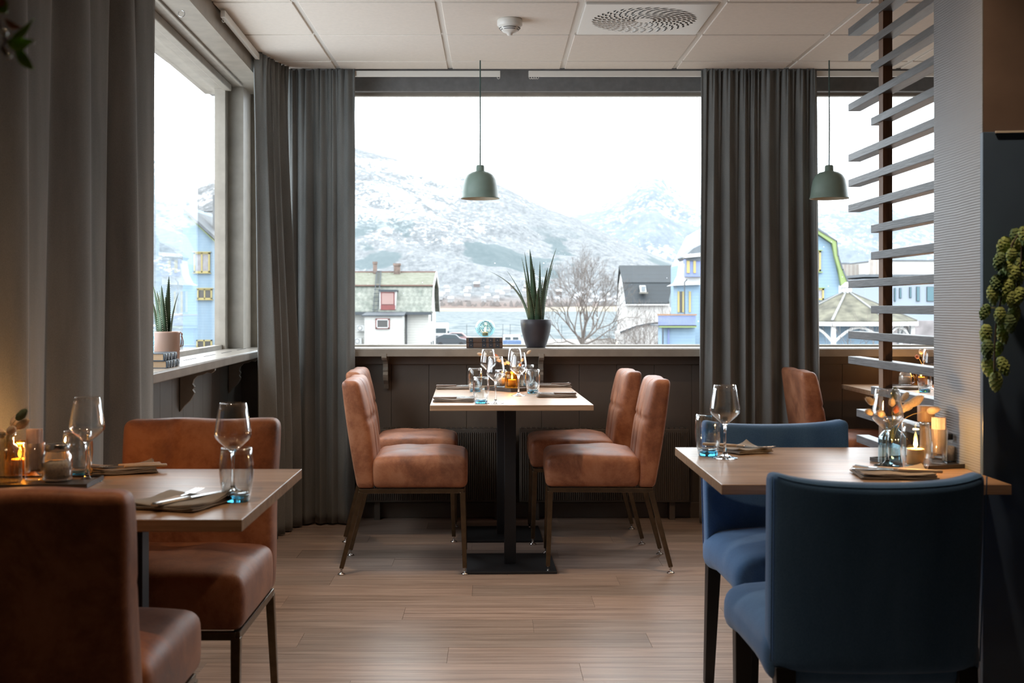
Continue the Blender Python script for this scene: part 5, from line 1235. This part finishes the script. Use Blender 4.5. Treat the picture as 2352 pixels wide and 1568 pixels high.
# ---- octagonal pavilion
pv = thing('octagonal_pavilion', 'octagonal pavilion with a mossy grey roof seen right of the curtain', 'pavilion', (X(1945, 48), 48, 0))
M['pav_roof'] = plain('mossy_grey_roof', (.2, .19, .135), .9, noise=.55, nscale=2.2, bump=.5)
z0p, z1p, RP = Z(737, 45), Z(672, 48), 2.7
for i in range(8):
    a0_, a1_ = i * PI / 4 + .3, (i + 1) * PI / 4 + .3; pA = Vector((RP * math.cos(a0_), RP * math.sin(a0_), z0p)); pB = Vector((RP * math.cos(a1_), RP * math.sin(a1_), z0p)); tA = Vector((.18 * math.cos(a0_), .18 * math.sin(a0_), z1p)); tB = Vector((.18 * math.cos(a1_), .18 * math.sin(a1_), z1p))
    G().add([pA, pB, tB, tA, pA - Vector((0, 0, .07)), pB - Vector((0, 0, .07)), tB - Vector((0, 0, .07)), tA - Vector((0, 0, .07))], [(0, 1, 2, 3), (7, 6, 5, 4), (0, 4, 5, 1)]).obj('roof_panel', 'pav_roof', pv)
    G().bar(pA + Vector((0, 0, .02)), tA + Vector((0, 0, .02)), .1, .04, .07, .04).obj('hip_strip', plain('hip_metal', (.36, .37, .36), .6) if i == 0 else bpy.data.materials['hip_metal'], pv)
    k = .97; G().bar(pA * 1 + Vector((0, 0, -.12)), pB + Vector((0, 0, -.12)), .1, .16).obj('fascia', 'white_paint', pv)
    G().bar(Vector((pA.x * .93, pA.y * .93, GZ)), Vector((pA.x * .93, pA.y * .93, z0p - .1)), .16).obj('column', 'white_paint', pv)
    q0 = Vector((pA.x * .93, pA.y * .93, z0p - .1)); q1 = Vector((pB.x * .93, pB.y * .93, z0p - .1)); ar = []
    for kk in range(9):
        u = kk / 8; ar.append(q0.lerp(q1, u) + Vector((0, 0, -.75 + .6 * math.sin(u * PI))))
    G().tube(ar, .06, 6).obj('arch', 'white_paint', pv)
G().lathe([(.2, z1p - .05), (.2, z1p + .2), (.28, z1p + .22), (.05, z1p + .42)], 8).obj('cupola', 'white_paint', pv)
G().lathe([(1.7, GZ), (1.7, z0p - .1)], 8).obj('wall', 'blue_clap', pv)
G().box(X(1820, 54), X(2260, 54), 0, .4, GZ, Z(736, 54)).obj('garden_wall', plain('pale_stone_wall', (.55, .5, .5), .9, noise=.3, nscale=1.5, bump=.4), label='pale stone garden wall behind the octagonal pavilion', cat='wall', loc=(0, 54, 0))

# ---- pale industrial buildings
ind = thing('factory_building', 'pale beige ribbed factory block between the blue house and the silo', 'building', (0, 160, 0)); D3 = 160
rib = stripes('beige_ribbed_cladding', (.6, .53, .47), (.7, .66, .6), 0, .55, .4, .8, .3, .02, .1)
G().box(X(1937, D3), X(1973, D3), 0, 8, GZ, Z(607, D3)).obj('wall', rib, ind); G().box(X(1925, D3), X(1962, D3), 2, 9, Z(613, D3), Z(602, D3)).obj('roof_block', 'slate_roof', ind); G().box(X(1955, D3), X(1991, D3), .5, 7, GZ, Z(615, D3)).obj('side_wall', 'white_paint', ind)
sl = thing('silo', 'tall beige ribbed silo beyond the pavilion roof', 'silo', (X(2006, D3), D3 - 1, 0))
G().lathe([(0, Z(596, D3)), (.9, Z(596, D3)), (.9, GZ)], 24).obj('body', rib, sl, smooth=True)
bw2 = thing('white_warehouse', 'large white warehouse behind the pavilion seen through the slats', 'building', (0, 175, 0)); D4 = 175
G().box(X(2015, D4), X(2300, D4), 0, 14, GZ, Z(598, D4)).obj('wall', 'white_paint', bw2); G().box(X(2012, D4), X(2304, D4), -.3, 14.3, Z(599, D4), Z(597, D4)).obj('roof_edge', 'slate_roof', bw2)
bb = thing('pale_blue_building', 'low pale blue building with dark narrow windows seen through the slats', 'building', (0, 120, 0)); D5 = 120
G().box(X(1985, D5), X(2300, D5), 0, 10, GZ, Z(640, D5)).obj('wall', plain('pale_blue_wall', (.6, .7, .82), .6), bb); G().box(X(1980, D5), X(2304, D5), -.4, 10.3, Z(636, D5), Z(630, D5)).obj('roof', 'slate_roof', bb)
for (p0, p1, y0_, y1_) in ((2053, 2057, 661, 692), (2065, 2070, 661, 685), (2088, 2093, 659, 684), (2104, 2112, 658, 692), (2128, 2145, 658, 692), (2155, 2175, 658, 692)):
    f = G().box(X(p0, D5), X(p1, D5), -.1, 0, Z(y1_, D5), Z(y0_, D5)).obj('window', 'gutter', bb); G().box(X(p0 + 1, D5), X(p1 - 1, D5), -.14, -.09, Z(y1_ - 1, D5), Z(y0_ + 1, D5)).obj('pane', plain('teal_pane', (.15, .32, .38), .2) if p0 == 2053 else bpy.data.materials['teal_pane'], f)

# ---- blue house and chimney seen through the left window
D6 = 70.0
lb = thing('blue_side_house', 'light blue house with yellow windows seen through the left window', 'house', (0, D6, 0))
G().ext([(X(a, D6), Z(b, D6)) for a, b in [(420, 930), (420, 470), (440, 502), (506, 565), (560, 612), (560, 930)]], 0, 8).obj('wall', 'blue_clap', lb)
g = G()
for (a, b) in (((425, 482), (440, 498)), ((440, 498), (506, 561)), ((506, 561), (565, 612))):
    g.ext([(X(a[0], D6), Z(a[1] + 5, D6)), (X(b[0], D6), Z(b[1] + 5, D6)), (X(b[0], D6), Z(b[1] + 2, D6)), (X(a[0], D6), Z(a[1] + 2, D6))], -.3, -.05)
g.obj('barge_board', 'lime', lb); g = G()
for (a, b) in (((425, 478), (440, 492)), ((440, 492), (506, 551)), ((506, 551), (565, 602))):
    g.ext([(X(a[0], D6), Z(a[1] + 8, D6)), (X(b[0], D6), Z(b[1] + 8, D6)), (X(b[0], D6), Z(b[1], D6)), (X(a[0], D6), Z(a[1], D6))], -.4, 8)
g.obj('roof', 'slate_roof', lb)
window_unit(lb, X(446, D6), X(483, D6), Z(626, D6), Z(580, D6), -.02, 'yellow', 'curt_pane', .09, .12, 1, 1); window_unit(lb, X(454, D6), X(488, D6), Z(687, D6), Z(663, D6), -.02, 'yellow', 'dark_glass', .08, .12, 1, 1)
window_unit(lb, X(452, D6), X(488, D6), Z(800, D6), Z(780, D6), -.02, 'yellow', 'dark_glass', .08, .12, 1)
G().box(X(470, D6), X(496, D6), 2, 3.2, Z(560, D6), Z(440, D6)).obj('chimney', 'slate_roof', lb, label='tall dark square chimney')
g = G().bar((X(445, D6), 2.5, Z(478, D6)), (X(470, D6), 2.5, Z(478, D6)), .06).obj('antenna_arm', 'gutter', lb)
# leafy snowy garden hill left of it
hl = [(-500, 300), (0, 260), (250, 262), (340, 268), (400, 280), (428, 300), (440, 420), (460, 640), (480, 740)]
hill('hill_left', hl, 110, 260, 780, mountain_mat('wooded_snow_hill', (.2, .24, .27), (.34, .39, .43), (-10, 50), .35, False, False), 90, 50, .12, 5.5)

# ---- vehicles on the quay
M['tyre'] = plain('tyre', (.02, .02, .02), .8); M['car_dark'] = plain('dark_car_paint', (.09, .11, .13), .25, coat=.5); M['car_red'] = plain('pinkish_car_paint', (.55, .35, .35), .3); M['car_glass'] = plain('car_glass', (.12, .16, .18), .1)
def car(name, label, px, d, L, H, mat, cat, prof, gl_, rz=0):
    t = thing(name, label, cat, (X(px, d), d, GZ + .0), rz)
    G().ext([(a * L, b * H) for a, b in prof], -.85, .85).obj('body', mat, t, bevel=.06)
    G().ext([(a * L, b * H) for a, b in gl_], -.87, .87).obj('side_windows', 'car_glass', t)
    for sx_ in (-.31, .31):
        for sy_ in (-.8, .8): G().lathe([(0, -.1), (.32, -.1), (.34, 0), (.32, .1), (0, .1)], 16, mat=Matrix.Translation((sx_ * L, sy_, .33)) @ Matrix.Rotation(PI / 2, 4, 'X')).obj('wheel', 'tyre', t, smooth=True)
    return t
cp_ = [(-.5, .2), (.5, .2), (.5, .5), (.42, .6), (.28, .66), (.14, .97), (-.2, 1), (-.38, .82), (-.48, .68), (-.5, .5)]; cg_ = [(-.36, .68), (.22, .66), (.12, .9), (-.19, .94)]
car('parked_car', 'dark parked car dusted with snow by the water', 1036, 165, 4.6, 1.75, 'car_dark', 'car', cp_, cg_)
car('parked_car', 'pale red parked car behind the dark car by the water', 1052, 176, 4.4, 1.75, 'car_red', 'car', cp_, cg_)
vn = thing('delivery_van', 'white delivery van parked beside the white house', 'van', (X(1013, 190), 190, GZ))
G().box(-1.05, 1.05, -1, 4.4, .45, 2.9).obj('body', 'white_paint', vn, bevel=.15); G().box(-.85, .85, -1.04, -.95, 1.35, 2.1).obj('windscreen', 'car_glass', vn); G().box(-1.0, 1.0, -1.06, -.9, .35, .95).obj('bumper', 'gutter', vn)
for s_ in (-1, 1):
    G().box(s_ * 1.05, s_ * 1.3, -.9, -.8, 1.3, 1.7).obj('mirror', 'gutter', vn)
    for yy in (0, 3.4): G().lathe([(0, -.1), (.33, -.1), (.35, 0), (.33, .1), (0, .1)], 16, mat=Matrix.Translation((s_ * .85, yy, .35)) @ Matrix.Rotation(PI / 2, 4, 'Y')).obj('wheel', 'tyre', vn, smooth=True)
bt = thing('boat_cabin', 'small white and blue boat cabin at the quay behind the pot', 'boat', (X(1176, 170), 170, GZ))
G().box(-1.3, 1.3, -1, 1, 0, .75).obj('hull', plain('boat_blue', (.2, .33, .6), .4), bt, bevel=.08); G().box(-1.25, 1.2, -.8, .8, .75, 1.5).obj('cabin', 'white_paint', bt, bevel=.05); G().box(-1.0, -.2, -.83, -.78, .85, 1.2).obj('window', 'car_glass', bt); G().box(.1, .9, -.83, -.78, .85, 1.2).obj('window', 'car_glass', bt)
fe = thing('quay_fence', 'thin rail fence along the quay in front of the water', 'fence', (0, 185, GZ))
for px in (1072, 1112, 1155, 1172, 1230, 1290, 1345, 1400): G().bar((X(px, 185), 0, 0), (X(px, 185), 0, 2.8), .07).obj('post', 'gutter', fe)
G().bar((X(1060, 185), 0, 1.0), (X(1420, 185), 0, 1.0), .04).obj('rail', 'gutter', fe)
# ---- picket fence by the tree
pf = G()
for i in range(24): pf.box(X(1365 + i * 2.2, 98), X(1366.1 + i * 2.2, 98), 0, .05, GZ, Z(778, 98))
pfo = pf.obj('picket_fence', plain('grey_pickets', (.42, .38, .34), .9), loc=(0, 98, 0), label='grey picket fence below the bare tree', cat='fence', kind='stuff')

# ---- bare tree and shrubs
def branches(g, p, d, L, r, lvl, rr, nmax, up=.05, minr=.006):
    segs = 3 if lvl > 1 else 2; pts = [p]; q = p; dd = d
    for i in range(segs):
        dd = (dd + Vector((rr.gauss(0, .13), rr.gauss(0, .13), up + rr.gauss(0, .06)))).normalized(); q = q + dd * L / segs; pts.append(q)
    g.tube(pts, r, 5 if lvl > 3 else 3, False, r2=max(minr, r * .6))
    if lvl == 0: return
    n = nmax + (1 if rr.random() < .4 else 0)
    for k in range(n):
        az = rr.uniform(0, 2 * PI); sp = rr.uniform(.3, .75); a = dd.cross(Vector((math.cos(az), math.sin(az), .3))).normalized()
        nd = (dd * math.cos(sp) + a * math.sin(sp)).normalized(); u = rr.uniform(.45, 1) if k else 1
        base = pts[-1] if u > .85 else pts[-2].lerp(pts[-1], rr.random())
        branches(g, base, nd, L * rr.uniform(.68, .86), max(minr, r * .62), lvl - 1, rr, nmax, up, minr)
M['bark'] = plain('bare_bark', (.2, .165, .14), .95, noise=.2, nscale=4); M['twigs'] = plain('bare_twigs', (.3, .25, .22), .95)
DT = 92; rr = random.Random(23); bt_ = thing('bare_tree', 'large bare spreading tree in front of the water', 'tree', (X(1338, DT), DT, GZ))
zt = Z(775, DT) - GZ
G().tube([(0, 0, 0), (.05, 0, zt * .6), (-.02, 0, zt)], .27, 10, r2=.17).obj('trunk', 'bark', bt_, smooth=True)
g = G()
for (dx, dz, L_) in ((-.1, 1, 2.0), (.35, .9, 1.9), (-.9, .5, 1.7), (.9, .45, 1.8), (-.5, .85, 1.8), (1.0, .15, 1.5), (-1, .15, 1.4), (.1, 1, 2.1), (.6, .6, 1.6)):
    branches(g, Vector((0, 0, zt * rr.uniform(.75, 1))), Vector((dx, rr.uniform(-.5, .5), dz)).normalized(), L_, .085, 6, rr, 2, .1, .006)
g.obj('branches', 'twigs', bt_, kind='stuff')
for j, (px, d, h, n, lb_) in enumerate(((1475, 85.5, 2.6, 26, 'bare upright shrub in front of the white shed'), (1520, 76, 2.2, 14, 'bare thin shrub beside the blue balcony wall'), (1402, 82, 1.6, 14, 'bare shrub at the right foot of the large tree'), (1900, 42, 2.2, 14, 'bare shrub in front of the octagonal pavilion'), (2110, 36, 1.9, 14, 'bare shrub in front of the stone wall seen through the slats'))):
    z0_ = GZ; g = G(); rr = random.Random(j)
    t_ = thing('bare_shrub', lb_, 'shrub', (X(px, d), d, z0_), group='bare winter shrubs')
    for i in range(n):
        b_ = Vector((rr.uniform(-1.3, 1.3), rr.uniform(-.4, .4), 0)); branches(g, b_, Vector((rr.gauss(0, .18), rr.gauss(0, .2), 1)).normalized(), h * rr.uniform(.6, 1), .022, 3, rr, 2, .06, .006)
    g.obj('branches', 'twigs', t_, kind='stuff')
# falling snow
rr = random.Random(9); g = G()
for i in range(260):
    d = rr.uniform(9, 34); p = Vector(P(rr.uniform(700, 2200), rr.uniform(220, 790), d)); r = rr.uniform(.004, .009)
    g.add([p + Vector(q) * r for q in ((1, 0, 0), (-1, 0, 0), (0, 1, 0), (0, -1, 0), (0, 0, 1), (0, 0, -1))], [(0, 2, 4), (2, 1, 4), (1, 3, 4), (3, 0, 4), (2, 0, 5), (1, 2, 5), (3, 1, 5), (0, 3, 5)])
g.obj('snow', plain('snowflake', (.95, .95, .97), .8), kind='stuff', label='falling snowflakes outside the windows', cat='snow')
